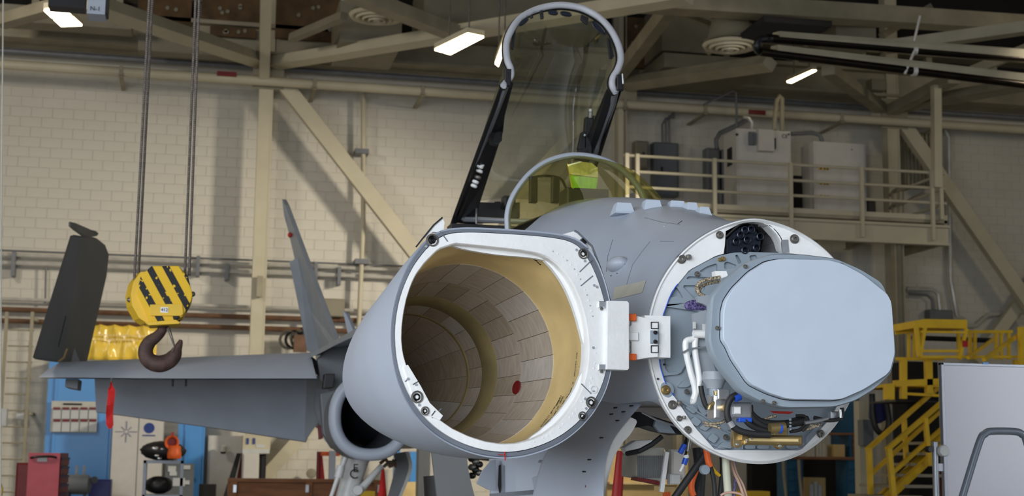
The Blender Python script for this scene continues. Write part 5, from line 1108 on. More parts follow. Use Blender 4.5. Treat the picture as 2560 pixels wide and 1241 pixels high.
inner_dashes([(1409,993),(1386,1041),(1357,1070)], 32, 0.003, 0.15); inner_dashes([(1399,1032),(1369,1058)], 14, 0.0028, 0.15); inner_dashes([(1336,647),(1353,662)], 8, 0.004, 0.0)
# ---- windscreen
YWS = 8.58
zc_f = at(1272, 572, YWS)
bow_px = [(1270,575),(1269,540),(1277,505),(1296,470),(1325,435),(1362,408),(1405,393),(1445,389),(1490,395),(1535,412),(1572,440),(1600,475),(1616,520),(1622,560)]
bowc = bez([at(x, y, YWS+(0.0 if y > 500 else -0.0)) for x, y in bow_px], 5)
MB().tube(bowc, 0.020, 10).build('windscreen_bow', M['ac'], jet, smooth=True)
nb_ = len(bowc)
# windscreen glass : blends from bow to its lower edge running forward to the apex
low_px = [(1272,576,8.55),(1295,566,8.35),(1325,553,8.15),(1360,536,7.95),(1400,517,7.78),(1432,505,7.66),(1470,498,7.58),(1520,498,7.52),(1570,500,7.50),(1612,502,7.50)]
def lowp(t):
    f = t*(len(low_px)-1); i = min(int(f), len(low_px)-2); a, b = low_px[i], low_px[i+1]; g = f-i
    return at(a[0]*(1-g)+b[0]*g, a[1]*(1-g)+b[1]*g, a[2]*(1-g)+b[2]*g)
half = nb_
gl = []
tipP = V((XC, 7.42, tops[3][1]+0.0))
lowL = [lowp(i/11) for i in range(12)]
# left half lower edge then mirrored to the right half about XC
def mir(p): return V((2*XC-p.x, p.y, p.z))
lowL = [p for p in lowL if p.x <= XC+0.0]
low = bez(lowL+[tipP]+[mir(p) for p in reversed(lowL)], 4)
def resample(P, n):
    L = [0]
    for a, b in zip(P, P[1:]): L.append(L[-1]+(b-a).length)
    out = []
    for i in range(n):
        s_ = L[-1]*i/(n-1); j = max(k for k in range(len(L)) if L[k] <= s_+1e-9); j = min(j, len(P)-2); g = (s_-L[j])/max(1e-9, L[j+1]-L[j]); out.append(P[j].lerp(P[j+1], g))
    return out
B_ = resample(bowc, 49); Lw = resample(low, 49)
rg = []
for i in range(13):
    t = i/12; row = []
    for a, b in zip(B_, Lw):
        p = a.lerp(b, t); p.z += 0.10*math.sin(math.pi*t)*max(0, (a.z-b.z))/0.55*0.75; row.append(p)
    rg.append(row)
MB().loft(rg, closed=False).build('windscreen', G_WIN, jet, smooth=True, auto=180)
# glare shield and head-up display inside
gs = []
for i in range(9):
    y = 7.75+i*0.12; w = 0.16+0.03*i; zt_ = tops[3][1]-0.04+0.10*math.sin(min(1, i/5)*math.pi/2)
    gs.append([(XC+w*math.cos(math.pi*k/12), y, zt_-0.12+0.14*math.sin(math.pi*k/12)) for k in range(13)])
MB().loft(gs, closed=False).build('glare_shield', M['black'], jet, smooth=True)
hd = MB()
HB = atd(1462, 480, 8.3).y
H_ = [at(1421, 412, 8.15), at(1432, 474, 8.10), at(1455, 490, 8.10), at(1488, 489, 8.10), at(1494, 440, 8.15), at(1480, 408, 8.18), at(1450, 404, 8.18)]
H_ = [at(1424,437,8.14), at(1432,474,8.10), at(1455,490,8.10), at(1488,489,8.10), at(1495,445,8.14)]
hud = MB().prism(H_, (0, 0.006, 0.002)).build('head_up_display', G_HUD, jet, bevel=0.001)
MB().prism([at(1420,412,8.15), at(1424,436,8.14), at(1495,444,8.14), at(1494,420,8.16), at(1480,408,8.18), at(1450,404,8.18)], (0, 0.006, 0.002)).build('upper_reflection', G_HUD2, hud, bevel=0.001)  # pane added to hold the painted pale reflection
MB().tube(bez([at(1419, 410, 8.16), at(1426, 450, 8.13), at(1433, 475, 8.11), at(1456, 492, 8.11)], 4), 0.003, 6).build('display_edge', M['yellow'], hud, smooth=True)
MB().tube([at(1424, 437, 8.14), at(1494, 445, 8.14)], 0.002, 6).build('display_edge', M['olive'], hud)
MB().cbox(at(1418, 520, 8.1), at(1500, 488, 8.3), 0.01).build('display_base', M['black'], hud)
for px in (1340, 1395): MB().cbox(at(px-14, 505, 8.45), at(px, 445, 8.5), 0.004).build('canopy_post_inner', M['black'], jet)
MB().tube(bez([at(1322, 446, 8.5), at(1360, 440, 8.5), at(1400, 446, 8.5), at(1415, 470, 8.45)], 4), 0.008, 8).build('instrument_hood', M['black'], jet, smooth=True)
# ---- sensor / antenna blisters on the nose top
def blister(px0, py0, px1, py1, Y, name='formation_blade'):
    py0 -= 2; py1 += 3
    a = at(px0, py1, Y); b = at(px1, py0, Y); w = b.x-a.x; h = b.z-a.z
    m_ = MB().loft([[(a.x-0.006, Y-0.012, a.z-0.012), (b.x+0.008, Y-0.012, a.z-0.012), (b.x+0.008, Y+0.10, a.z-0.012), (a.x-0.006, Y+0.10, a.z-0.012)], [(a.x-0.002, Y-0.006, a.z), (b.x+0.004, Y-0.006, a.z), (b.x+0.004, Y+0.09, a.z), (a.x-0.002, Y+0.09, a.z)],
                    [(a.x+w*0.08, Y, a.z+h), (b.x-w*0.12, Y, a.z+h), (b.x-w*0.12, Y+0.06, a.z+h), (a.x+w*0.08, Y+0.06, a.z+h)]], True, True)
    m_.build(name, M['face'], jet, bevel=0.002)
blister(1540, 510, 1583, 524, 6.75); blister(1612, 503, 1655, 521, 6.72); blister(1676, 505, 1715, 524, 6.70); blister(1718, 509, 1745, 526, 6.62); blister(1750, 520, 1775, 529, 6.5)
# probe bump, panel lines and tape on the skin
def on_fus(px, py):
    dg = bpy.context.evaluated_depsgraph_get(); d_ = ray(px, py).normalized(); inv = fus.matrix_world.inverted()
    ok, p, n_, i_ = fus.ray_cast(inv @ CAM, inv.to_3x3() @ d_)
    return (fus.matrix_world @ p, n_) if ok else (at(px, py, 6.8), V((0, -1, 0)))
bpy.context.view_layer.update()
p, n_ = on_fus(1545, 662)
bb = blob(MB(), (0, 0, 0), 0.055, 0.085, 0.038, 16); 
bb.v = [p+V((v.x*0.9, v.y, v.z)) for v in bb.v]; bb.build('probe_blister', M['ac'], jet, smooth=True)
for px, py in ((1557,646),(1562,661),(1543,684),(1528,690)):
    q, n2 = on_fus(px, py); MB().lathe(q, n2, [(0, .004), (.002, .003)], 8).build('screw', M['dark'], jet)
def skinline(pts, r_=0.0018, m='seal', name='panel_line', n=8):
    P = []
    for a, b in zip(pts, pts[1:]):
        for i in range(n): P.append(on_fus(a[0]+(b[0]-a[0])*i/n, a[1]+(b[1]-a[1])*i/n)[0])
    P.append(on_fus(*pts[-1])[0]); return MB().tube(P, r_, 5).build(name, M[m], jet)
skinline([(1625,605),(1605,630),(1582,662),(1573,690),(1567,712)]); skinline([(1612,545),(1655,556),(1700,562)]); skinline([(1685,604),(1650,604)]); skinline([(1532,600),(1520,640),(1516,680)])
skinline([(1695,560),(1705,553)], 0.002, 'dark'); skinline([(1660,567),(1672,558)], 0.003, 'lightgrey', 'scratch')
def skinpatch(quad, m, name):
    g = [[on_fus(*(V(quad[0]).lerp(V(quad[1]), i/8).lerp(V(quad[3]).lerp(V(quad[2]), i/8), j/4)))for i in range(9)] for j in range(5)]
    MB().loft([[p+n_*0.002 for p, n_ in row] for row in g], closed=False).build(name, M[m], jet, smooth=True, auto=180)
skinpatch([(1537,720),(1616,702),(1606,733),(1534,750)], 'greytape', 'masking_tape')
# ---- canopy (raised)
def cp(px, py, Y): return at(px, py, Y)
# rails: neck points (front) to rear corners
NLp, NRp = at(1274, 195, 9.0), at(1549, 195, 9.0)
RL, RR_ = at(1138, 556, 11.15), at(1432, 560, 11.15)
bow2 = [(1274,200,9.0),(1270,185,9.0),(1274,160,9.02),(1270,130,9.05),(1268,105,9.08),(1277,76,9.12),(1298,48,9.18),(1330,28,9.22),(1370,17,9.25),(1410,15,9.25),(1455,22,9.24),(1495,42,9.2),(1525,72,9.14),(1543,105,9.08),(1550,135,9.04),(1548,158,9.01),(1540,180,9.0),(1549,200,9.0)]
bow2 = [(1258,215,8.98),(1266,205,9.0),(1277,190,9.0),(1276,170,9.01),(1268,148,9.03),(1266,110,9.08),(1277,78,9.12),(1298,48,9.18),(1330,28,9.22),(1370,16,9.25),(1410,13,9.25),(1455,21,9.24),(1495,42,9.2),(1525,72,9.14),(1545,110,9.08),(1552,145,9.03),(1545,172,9.01),(1532,195,9.0),(1531,215,9.0),(1540,232,9.02)]
cb = bez([at(*q) for q in bow2], 6)
fr_ = MB().tube(cb, 0.022, 10); canopy = fr_.build('canopy', M['bowgrey'], jet, smooth=True)
MB().tube([p+V((0, 0.03, 0.0)) for p in cb], 0.026, 10).build('bow_seal', M['black'], canopy, smooth=True)
def rail(a, b, m, w, name, off=V((0, 0, 0))):
    return MB().beam(V(a)+off, V(b)+off, w[0], w[1], (0, 0.6, 0.8)).build(name, M[m], canopy, bevel=0.006)
# left rail (black body + grey edge strip), right rail
tl0, tl1 = at(1270, 212, 9.02), at(1146, 545, 11.1)
MB().tube([at(1266, 212, 9.0), at(1205, 372, 10.0), at(1150, 520, 11.0), at(1148, 538, 11.05), at(1160, 548, 11.08), at(1285, 554, 11.1), at(1430, 556, 11.1)], 0.022, 8).build('edge_strip', M['alu'], canopy, smooth=True)
def railpoly(quads, name, m='black', thick=0.05): # list of (px,py,Y) outline
    P = [at(*q) for q in quads]; return MB().prism(P, (0, thick, 0)).build(name, M[m], canopy, bevel=0.004)
railpoly([(1274,205,9.05),(1284,208,9.05),(1262,290,9.5),(1258,330,9.7),(1222,440,10.4),(1196,520,11.0),(1194,560,11.15),(1146,556,11.1),(1130,560,11.1),(1140,530,11.0),(1200,365,10.0)], 'canopy_rail')
railpoly([(1252,212,8.98),(1262,215,9.0),(1140,545,11.05),(1128,562,11.15),(1126,562,11.15),(1135,535,11.0)], 'outer_rail', 'black', 0.04)
MB().tube([at(1540, 225, 9.0), at(1533, 260, 9.2), at(1503, 340, 9.7), at(1475, 420, 10.1), at(1450, 500, 10.6)], 0.022, 8).build('edge_strip', M['alu'], canopy, smooth=True)
railpoly([(1520,220,9.05),(1538,235,9.05),(1510,320,9.6),(1480,400,10.1),(1440,520,10.8),(1425,520,10.8),(1462,360,9.9)], 'canopy_rail')
railpoly([(1546,190,8.98),(1556,195,8.98),(1554,225,9.0),(1500,398,10.0),(1465,500,10.5),(1455,500,10.5),(1490,400,10.0),(1538,250,9.1)], 'outer_rail', 'black', 0.04)
MB().cbox(at(1543, 225, 8.97), at(1556, 190, 9.0), 0.005).build('latch', M['black'], canopy); MB().tube([at(1556, 185, 8.95), at(1558, 210, 8.95)], 0.006, 6).build('latch_pin', M['silver'], canopy)
MB().cbox(at(1262, 215, 8.97), at(1276, 175, 9.0), 0.006).build('latch', M['black'], canopy)
# rear sill, hinge box
railpoly([(1128,558,11.1),(1300,566,11.1),(1440,570,11.1),(1440,600,11.1),(1128,600,11.1)], 'rear_frame', 'black', 0.2)
railpoly([(1190,505,11.5),(1238,507,11.5),(1238,504,11.5),(1252,504,11.5),(1252,508,11.5),(1300,506,11.5),(1300,545,11.5),(1190,545,11.5)], 'seat_box', 'rubber', 0.3)
MB().cbox(at(1262, 515, 11.3), at(1280, 497, 11.45), 0.01).build('seat_bracket', M['black'], canopy)
MB().tube([at(1191, 515, 11.0), at(1191, 560, 11.0)], 0.008, 6).build('strut', M['steel'], canopy)
# hardware hanging on the rails
mb = MB().prism([at(1240,318,9.7),at(1250,308,9.7),(at(1257,330,9.7)),at(1255,352,9.75),at(1244,362,9.75),at(1228,356,9.75),at(1226,335,9.7)], (0, 0.08, 0)); mb.build('mirror_bracket', M['black'], canopy, bevel=0.008)
for i, (px, py) in enumerate(((1204,408),(1200,425),(1196,440),(1190,452),(1186,462))):
    MB().lathe(at(px, py, 10.2+i*0.06), (-0.35, 0.1, -0.93), [(0, 0.022), (0.008, 0.026), (0.035 if i == 0 else 0.018, 0.024), (0.04 if i == 0 else 0.022, 0.018)], 14).build('actuator_ring', M['gearwhite' if i != 2 else 'steel'], canopy, smooth=True)
for pts in ([(1465,292),(1482,292),(1480,330),(1478,395),(1460,395),(1462,335)], [(1455,330),(1466,328),(1466,370),(1452,376),(1446,370)], [(1484,288),(1494,292),(1490,330),(1482,330)], [(1448,372),(1470,368),(1482,398),(1440,398)]):
    railpoly([(x, y, 9.8) for x, y in pts], 'equipment_block', 'black', 0.06)
MB().tube([at(1476, 296, 9.78), at(1476, 276, 9.78)], 0.016, 10).build('lamp_stem', M['glassy'] if 'glassy' in M else M['steel'], canopy, smooth=True)
blob(MB(), at(1476, 276, 9.76), 0.012, 0.012, 0.012, 10).build('lamp_tip', M['lightgrey'], canopy, smooth=True); blob(MB(), at(1462, 338, 9.76), 0.008, 0.008, 0.008, 8).build('lamp_tip', M['lightgrey'], canopy, smooth=True)
# mirrors and pads inside the bow
def loop(pts, Y, r_=0.0045, m='black', name='mirror'):
    P = [at(x, y, Y) for x, y in pts]; P2_ = [V(v) for v in chaikin([tuple(p) for p in P], 2)]; o = MB().tube(P2_+[P2_[0]], r_, 6, False).build(name, M[m], canopy, smooth=True)
    MB().prism(P2_, (0, 0.004, 0)).build('mirror_glass', M['gunmetal'], o)
loop([(1370,26),(1393,26),(1395,38),(1372,36)], 9.24); loop([(1401,28),(1428,32),(1428,42),(1402,38)], 9.24); loop([(1295,62),(1318,42),(1322,50),(1302,66)], 9.16); loop([(1480,52),(1492,56),(1513,78),(1512,86),(1498,80),(1482,66)], 9.17)
for pts in ([(1350,26),(1358,25),(1360,46),(1352,47)], [(1454,36),(1472,44),(1470,62),(1462,58),(1452,48)], [(1290,75),(1282,76),(1278,122),(1284,124)], [(1518,94),(1524,98),(1536,140),(1532,147),(1524,145),(1520,110)], [(1325,38),(1331,36),(1334,44),(1328,46)]):
    railpoly([(x, y, 9.16) for x, y in pts], 'bow_pad', 'black', 0.02)
# glass shell
arcF = resample(cb[18:-18], 33)
nn = (V((0, 0.60, 0.80)))
rails_L = [at(1276, 190, 9.0), at(1236, 300, 9.6), at(1200, 400, 10.25), at(1158, 530, 11.1)]; rails_R = [at(1545, 172, 9.01), at(1512, 300, 9.6), at(1475, 400, 10.25), at(1432, 540, 11.1)]
def lerpl(P, t): f = t*(len(P)-1); i = min(int(f), len(P)-2); return P[i].lerp(P[i+1], f-i)
rows = [arcF]
for i in range(1, 11):
    t = i/10; a = lerpl(rails_L, t); b = lerpl(rails_R, t); h = 0.45+0.10*math.sin(math.pi*min(1, t*1.1))-0.28*t*t; mid = (a+b)/2; hw = (b-a)/2; row = []
    for k in range(33):
        ang = math.pi*(1-k/32); bulge = 1.0+0.14*math.sin(ang)**0.5*(1-t*0.5)*abs(math.cos(ang)); row.append(mid+hw*math.cos(ang)*bulge*-1*-1+nn*h*math.sin(ang))
    rows.append(row)
MB().loft(rows, closed=False).build('canopy_glass', G_CAN, canopy, smooth=True, auto=180)
# ---- lower fuselage: open bay fairing below the radome
def sheet(rows_px, name, m, th=0.02, parent=jet, smooth=True):
    g = [bez([at(*q) for q in row], 5) for row in rows_px]; n0 = min(len(r) for r in g); g = [resample(r, 20) for r in g]
    b = [[p+V((0.0, th, 0)) for p in r] for r in g]
    mb = MB().loft(g, closed=False); mb.loft(b, closed=False)
    for k in (0, -1): mb.loft([[r[k] for r in g], [r[k] for r in b]], closed=False)
    mb.loft([g[0], b[0]], closed=False); mb.loft([g[-1], b[-1]], closed=False)
    return mb.build(name, M[m], parent, smooth=smooth, auto=30)
sheet([[(1480,960,6.6),(1420,1060,6.6),(1360,1150,6.6),(1330,1262,6.7)], [(1530,985,6.3),(1490,1050,6.3),(1450,1150,6.3),(1430,1262,6.4)], [(1585,1000,6.05),(1535,1060,6.1),(1480,1150,6.1),(1462,1262,6.1)], [(1604,1012,6.0),(1560,1062,6.0),(1528,1110,6.0),(1512,1170,6.0),(1508,1262,6.0)]], 'lower_fairing', 'ac', 0.03)
sheet([[(1575,1043,6.02),(1548,1075,6.02),(1530,1105,6.02),(1512,1150,6.02),(1508,1262,6.02)], [(1590,1050,6.05),(1592,1058,6.05),(1575,1088,6.05),(1555,1110,6.05),(1525,1160,6.05)]], 'fairing_flange', 'white', 0.01)
sheet([[(1225,1130,7.2),(1228,1262,7.2)], [(1290,1130,7.0),(1290,1262,7.0)], [(1420,1100,6.9),(1420,1262,6.9)], [(1470,1050,6.7),(1450,1262,6.75)]], 'belly_skin', 'ac', 0.03)
ppoly([(1228,1152),(1240,1150),(1240,1228),(1222,1226),(1192,1210),(1205,1180)], 7.1, 0.02, 'belly_fin', 'ac', jet, 0.002)
ppoly([(1248,1165),(1252,1162),(1253,1215),(1251,1241),(1246,1215)], 7.08, 0.015, 'belly_slot', 'black', jet)
MB().beam(at(1225, 1241, 6.9), at(1345, 1230, 6.9), 0.02, 0.02, (0, 1, 0)).build('belly_rod', M['alu'], jet)
MB().lathe(at(1388, 1222, 6.78), (1, 0, 0.1), [(0, 0.010), (0.02, 0.013), (0.045, 0.008)], 12).build('drain_mast', M['white'], jet, smooth=True); MB().lathe(at(1408, 1220, 6.8), (0, -1, 0), [(0, 0.02), (0.012, 0.014), (0.013, 0.004)], 14).build('drain_boss', M['ac2'], jet, smooth=True)
ppoly([(1350,1150),(1425,1160),(1422,1166),(1345,1157)], 6.85, 0.01, 'panel_edge', 'ac3', jet); ppoly([(1464,1214),(1478,1216),(1477,1221),(1463,1219)], 6.12, 0.006, 'placard', 'darkred', jet)
ppoly([(1345,1190),(1352,1262),(1342,1262),(1330,1196)], 6.83, 0.01, 'panel_edge', 'face', jet)
for px, py in ((1540,1020),(1530,1036),(1545,1052),(1505,1095),(1475,1150),(1462,1180),(1580,1015),(1560,1030)): MB().lathe(at(px, py, 5.99), (0, -1, 0), [(-0.03, .004), (0.012, .003)], 6).build('screw', M['dark'], jet)
# bay interior : structure arm, white ducts, mesh block
ppoly([(1598,1030),(1640,1044),(1690,1060),(1706,1088),(1660,1078),(1620,1065),(1588,1070),(1580,1050)], 6.35, 0.2, 'bay_structure', 'black', jet)
ppoly([(1640,1050),(1670,1058),(1690,1085),(1650,1082),(1636,1065)], 6.3, 0.03, 'bay_panel', 'plate', jet, 0.004)
MB().tube([at(1568,1135,6.5), at(1600, 1128, 6.4), at(1630, 1112, 6.4), at(1655, 1092, 6.4)], 0.012, 8).build('bay_pipe', M['rubber'], jet, smooth=True)
MB().tube([at(1700, 1070, 6.28), at(1640, 1050, 6.28), at(1605, 1032, 6.28)], 0.005, 6).build('bay_edge', M['silver'], jet)
ppoly([(1560,1120),(1590,1102),(1630,1100),(1640,1110),(1600,1130),(1570,1136)], 6.6, 0.08, 'bay_duct', 'white', jet, 0.01)
me_ = ppoly([(1592,1140),(1600,1125),(1620,1118),(1662,1120),(1662,1200),(1655,1205),(1590,1194)], 6.75, 0.25, 'heat_exchanger', 'greytape', jet, 0.01)
for k in range(14): MB().box(at(1594+k*4.8, 1196, 6.745), at(1596+k*4.8, 1140, 6.75)).build('fin', M['ac2'], me_)
MB().prism([at(1664,1130,6.6), at(1673,1132,6.6), at(1660,1232,6.6), at(1650,1230,6.6)], (0, 0.02, 0)).build('door_strip', M['white'], jet); MB().cbox(at(1680, 1200, 6.7), at(1698, 1125, 6.8), 0.01).build('bay_bracket', M['locker'], jet); MB().cbox(at(1676, 1212, 6.65), at(1694, 1186, 6.7), 0.005).build('bay_bracket', M['lightgrey'], jet)
ppoly([(1594,1194),(1656,1206),(1655,1214),(1592,1202)], 6.7, 0.1, 'red_edge', 'darkred', jet)
# ---- LEX, wing, folded panel, intake, tail (starboard side = viewer's left)
lex = MB()
LXt = [at(775,884,15.6), at(800,872,15.3), at(840,850,14.4), at(890,826,13.2), V((XC-0.75, 11.0, 2.72)), V((XC-0.6, 9.8, 2.7)), V((XC-0.4, 9.8, 2.7)), V((XC-0.4, 17, 2.75)), at(775,880,17)]
lex.prism(LXt, (0, 0, -0.05)); lex.build('leading_edge_extension', M['ac3'], jet, smooth=False)
ppoly([(793,900),(815,876),(850,858),(900,835),(960,835),(960,980),(840,985),(800,950)], 15.6, 0.3, 'wing_root', 'ac2', jet, 0.02)
wing = MB()
LE = [at(98,946,16.9), at(790,950,15.25)]; LT = [at(150,905,17.35), at(480,893,16.6), at(776,882,15.8)]
MB().loft([[at(97,944,16.9), at(440,947,16.1), at(792,947,15.25)], [at(112,930,16.95), at(440,925,16.2), at(786,925,15.35)], [at(150,906,17.3), at(480,893,16.7), at(776,882,15.8)], [at(165,906,17.6), at(490,895,17.2), at(776,885,16.4)], [at(160,935,17.6), at(490,935,17.2), at(790,935,16.2)], [at(97,947,16.92), at(440,950,16.12), at(793,950,15.27)]], closed=False).build('leading_edge_flap', M['ac'], jet, smooth=True, auto=30)
MB().loft([[at(160,910,17.5), at(780,892,16.2)], [at(160,914,18.6), at(790,900,18.6)], [at(160,935,18.6), at(790,930,18.6)], [at(150,940,17.5), at(800,938,16.2)], [at(160,910,17.5), at(780,892,16.2)]], closed=False).build('wing_box', M['ac2'], jet)
MB().loft([[at(236,938,18.4), at(500,940,18.2), at(830,945,17.8)], [at(240,1030,18.7), at(500,1065,18.5), at(765,1105,18.2)], [at(242,1032,18.76), at(500,1067,18.56), at(765,1107,18.26)], [at(236,938,18.6), at(500,940,18.5), at(830,945,18.1)]], closed=False).build('trailing_edge_flap', M['ac'], jet, smooth=True, auto=30)
MB().prism([at(762,1106,18.2), at(800,1050,17.9), at(832,1000,17.6), at(832,940,17.6), at(760,940,17.9)], (0, 0.1, 0)).build('inboard_flap', M['ac3'], jet)
for px in (432, 465): MB().cbox(at(px-3, 965, 16.3), at(px+3, 950, 16.5), 0.01).build('flap_fitting', M['black'], jet)
MB().prism([at(164,948,17.2), at(197,948,17.2), at(194,974,17.2), at(162,968,17.2)], (0, 0.5, 0)).build('fold_hinge_fairing', M['ac2'], jet, bevel=0.01)
MB().tube([at(208, 905, 17.2), at(225, 880, 17.1), at(228, 868, 17.1)], 0.012, 6).build('hinge_line', M['brass'], jet) if False else None
# folded outer wing panel
def fp(b, t_, s_): return V(b).lerp(V(t_), s_)
loA = [at(80,898,16.6), at(150,906,17.0), at(212,906,18.3)]; hiA = [at(176,587,16.9), at(205,592,17.2), at(240,594,18.1)]; tipc = at(268,632,18.4)
fwp = MB(); front = [at(80,898,16.6), at(127,742,16.75), at(176,587,16.9), at(196,590,17.1), at(238,594,17.9), at(258,610,18.2), at(268,634,18.4), at(262,690,18.4), at(212,906,18.4), at(150,906,17.3)]
thk = V((0.02, 0.08, 0))
fwp.prism(front, thk); pan = fwp.build('folded_wing_panel', M['fold'], jet, bevel=0.015)
MB().tube([at(146, 868, 17.0), at(165, 790, 17.0)], 0.006, 6).build('seam', M['black'], pan); ppoly([(178,905),(186,870),(200,905)], 17.3, 0.02, 'notch', 'black', pan)
MB().tube([at(146, 905, 16.6), at(160, 895, 16.6), at(168, 872, 16.6)], 0.012, 6).build('hinge_pin', M['brass'], pan, smooth=True)
MB().prism([at(196,590,17.1), at(202,592,17.0), at(222,775,17.0), at(184,905,17.0), at(176,905,17.0)], (0, 0.01, 0)).build('aileron_line', M['ac2'], pan) if False else None
rail_ = MB().loft([[at(171,556,16.8), at(176,554,16.8), at(176,568,16.8), at(171,566,16.8)], [at(186,557,17.1), at(194,562,17.1), at(194,580,17.1), at(184,577,17.1)], [at(210,570,17.8), at(219,571,17.8), at(221,594,17.8), at(205,592,17.8)], [at(240,578,18.3), at(247,584,18.3), at(243,590,18.3), at(236,592,18.3)]], True, True)
rail_.build('wingtip_launch_rail', M['fold'], jet, bevel=0.006)
# intake
def intake(Xi):
    c = at(925, 1042, 13.4); rx = (at(1028, 1042, 13.4)-at(830, 1042, 13.4)).length/2*0.98; rzv = (at(925, 940, 13.4)-at(925, 1146, 13.4)).length/2
    def ring(k, d, m_=1.0, dx=0): return [(Xi+dx+rx*k*math.copysign(abs(math.cos(a))**0.9, math.cos(a)), 13.4+d, c.z+rzv*k*math.copysign(abs(math.sin(a))**0.9, math.sin(a))) for a in [2*math.pi*i/40 for i in range(40)]]
    o = MB().loft([ring(1.0, 4.2, 1, 0.30), ring(1.06, 1.6, 1, 0.08), ring(1.01, 0.3, 1, 0.03), ring(1.0, 0.02), ring(0.96, 0.0), ring(0.90, 0.05), ring(0.86, 0.4)], False, False).build('engine_intake', M['ac2'], jet, smooth=True, auto=60)
    lp_ = [V(q) for q in ring(0.93, 0.03)]; MB().tube(lp_+[lp_[0], lp_[1]], 0.058, 10, False).build('intake_lip', M['ac'], o, smooth=True, auto=180)
    MB().loft([ring(0.86, 0.4), ring(0.80, 1.5), ring(0.7, 3.4, 1, 0.2)], False, True).build('intake_duct', M['seal'], o, smooth=True)
ci = at(928, 1042, 13.4); intake(ci.x); intake(2*XC-ci.x)
solo_ = None
# tail fins + rudder
fin_px = [(705,498),(716,518),(838,856),(832,900),(770,900),(752,820),(738,720),(722,650),(714,600),(708,540)]
Yf = [18.9,18.6,16.6,16.6,18.4,18.7,18.8,18.8,18.9,18.9]
P = [at(x, y, yy) for (x, y), yy in zip([(705,498),(712,512),(838,856),(842,890),(790,900),(762,760),(735,640),(722,585),(710,540)], [18.9,18.6,16.8,16.6,18.6,18.8,18.9,18.9,18.9])]
fin = MB().prism(P, (0.06, 0.02, 0)).build('tail_fin', M['ac3'], jet, bevel=0.01)
P = [at(x, y, yy) for (x, y), yy in zip([(723,655),(744,645),(752,690),(812,880),(770,880),(745,760)], [18.6,18.5,18.5,18.2,18.2,18.5])]
MB().prism(P, (0.03, 0.01, 0)).build('rudder', M['ac3'], jet, bevel=0.006)
Pm = [V((2*XC-v.x, v.y, v.z)) for v in [at(x, y, yy) for (x, y), yy in zip([(705,498),(712,512),(838,856),(842,890),(790,900),(762,760),(735,640),(722,585),(710,540)], [18.9,18.6,16.8,16.6,18.6,18.8,18.9,18.9,18.9])]]
MB().prism(Pm, (-0.06, 0.02, 0)).build('tail_fin', M['ac3'], jet, bevel=0.01)
for a, b in (((715,545),(722,565)), ((728,600),(733,620)), ((712,520),(716,535))): MB().prism([at(a[0], a[1], 18.85), at(a[0]+8, a[1]+4, 18.85), at(b[0]+6, b[1], 18.85), at(b[0]-2, b[1]-2, 18.85)], (0, 0.05, 0)).build('fin_fairing', M['ac2'], fin, bevel=0.005)
blob(MB(), at(725, 588, 18.6), 0.03, 0.03, 0.035, 10).build('red_light', M['red'], fin, smooth=True)
MB().prism([at(857,778,15.8), at(866,786,15.8), at(884,828,15.8), at(870,838,15.8)], (0.04, 0.05, 0)).build('fin_fence', M['ac'], jet, bevel=0.006)
# port wing (hidden side) mirrored for completeness
MB().prism([V((2*XC-v.x, v.y, v.z)) for v in (at(776,890,16.0), at(300,900,16.9), at(300,905,18.6), at(790,900,18.6))], (0, 0, -0.12)).build('wing_box', M['ac2'], jet)
# pylon/door near wing root
ppoly([(812,935),(838,935),(834,970),(808,972)], 15.2, 0.2, 'root_fitting', 'black', jet, 0.01); ppoly([(795,1065),(815,1062),(812,1095),(798,1100)], 16.5, 0.1, 'red_cover', 'darkred', jet, 0.01)
MB().tube(bez([at(818,1078,15.8), at(815,1095,15.8), at(828,1108,15.8), at(838,1118,15.8)], 4), 0.03, 8).build('white_actuator', M['gearwhite'], jet, smooth=True)
ppoly([(800,985),(840,975),(850,1070),(860,1130),(830,1122),(808,1085)], 15.3, 0.2, 'belly_side', 'ac2', jet, 0.02)
# main landing gear
lg = MB(); YG = 15.6
MB().tube([at(899,1128,YG), at(893,1150,YG), at(878,1200,YG), at(852,1290,YG), at(845, 1345, YG)], [0.16,0.125,0.115,0.10,0.09], 16).build('main_gear_strut', M['gearwhite'], jet, smooth=True)
MB().tube([at(868,1134,YG-.2), at(846,1190,YG-.2), at(822,1260,YG-.2)], [0.03,0.026,0.02], 10).build('gear_actuator', M['gearwhite'], jet, smooth=True); MB().tube([at(853,1165,YG-.25), at(846,1195,YG-.25)], 0.045, 10).build('actuator_body', M['gearwhite'], jet, smooth=True)
MB().tube([at(955,1165,YG-.1), at(908,1218,YG-.1), at(885,1241,YG-.1)], [0.032,0.042,0.045], 10).build('drag_brace', M['gearwhite'], jet, smooth=True); MB().lathe(at(893,1226,YG-.2), (0, -1, 0), [(0,0.055),(0.06,0.05)], 14).build('brace_joint', M['gearwhite'], jet)
text('E', 0.12, at(889, 1172, YG-.2), jet, M['ink'], 'stencil'); text('C', 0.14, at(885, 1187, YG-.2), jet, M['ink'], 'stencil')
MB().lathe(V((at(855,1300,YG).x-0.28, YG+0.2, 0.36)), (1,0,0), [(0,0.2),(0.02,0.33),(0.06,0.36),(0.2,0.36),(0.24,0.33),(0.26,0.2)], 26).build('main_wheel', M['rubber'], jet, smooth=True, auto=35)
for k in range(6):
    MB().tube(bez([at(950+k*9,1160+(k%2)*8,14.6), at(965+k*9,1150+(k%3)*6,14.6), at(975+k*9,1168-(k%2)*10,14.6), at(985+k*7,1150,14.6)], 3), 0.018, 6).build('gear_bay_hose', M['steel' if k % 2 else 'rust'], jet, smooth=True)
sheet([[(1015,1130,14.2),(1024,1165,14.2),(1015,1200,14.2),(990,1262,14.2)], [(1022,1130,14.0),(1031,1165,14.0),(1022,1200,14.0),(996,1262,14.0)]], 'gear_door', 'gearwhite', 0.05)
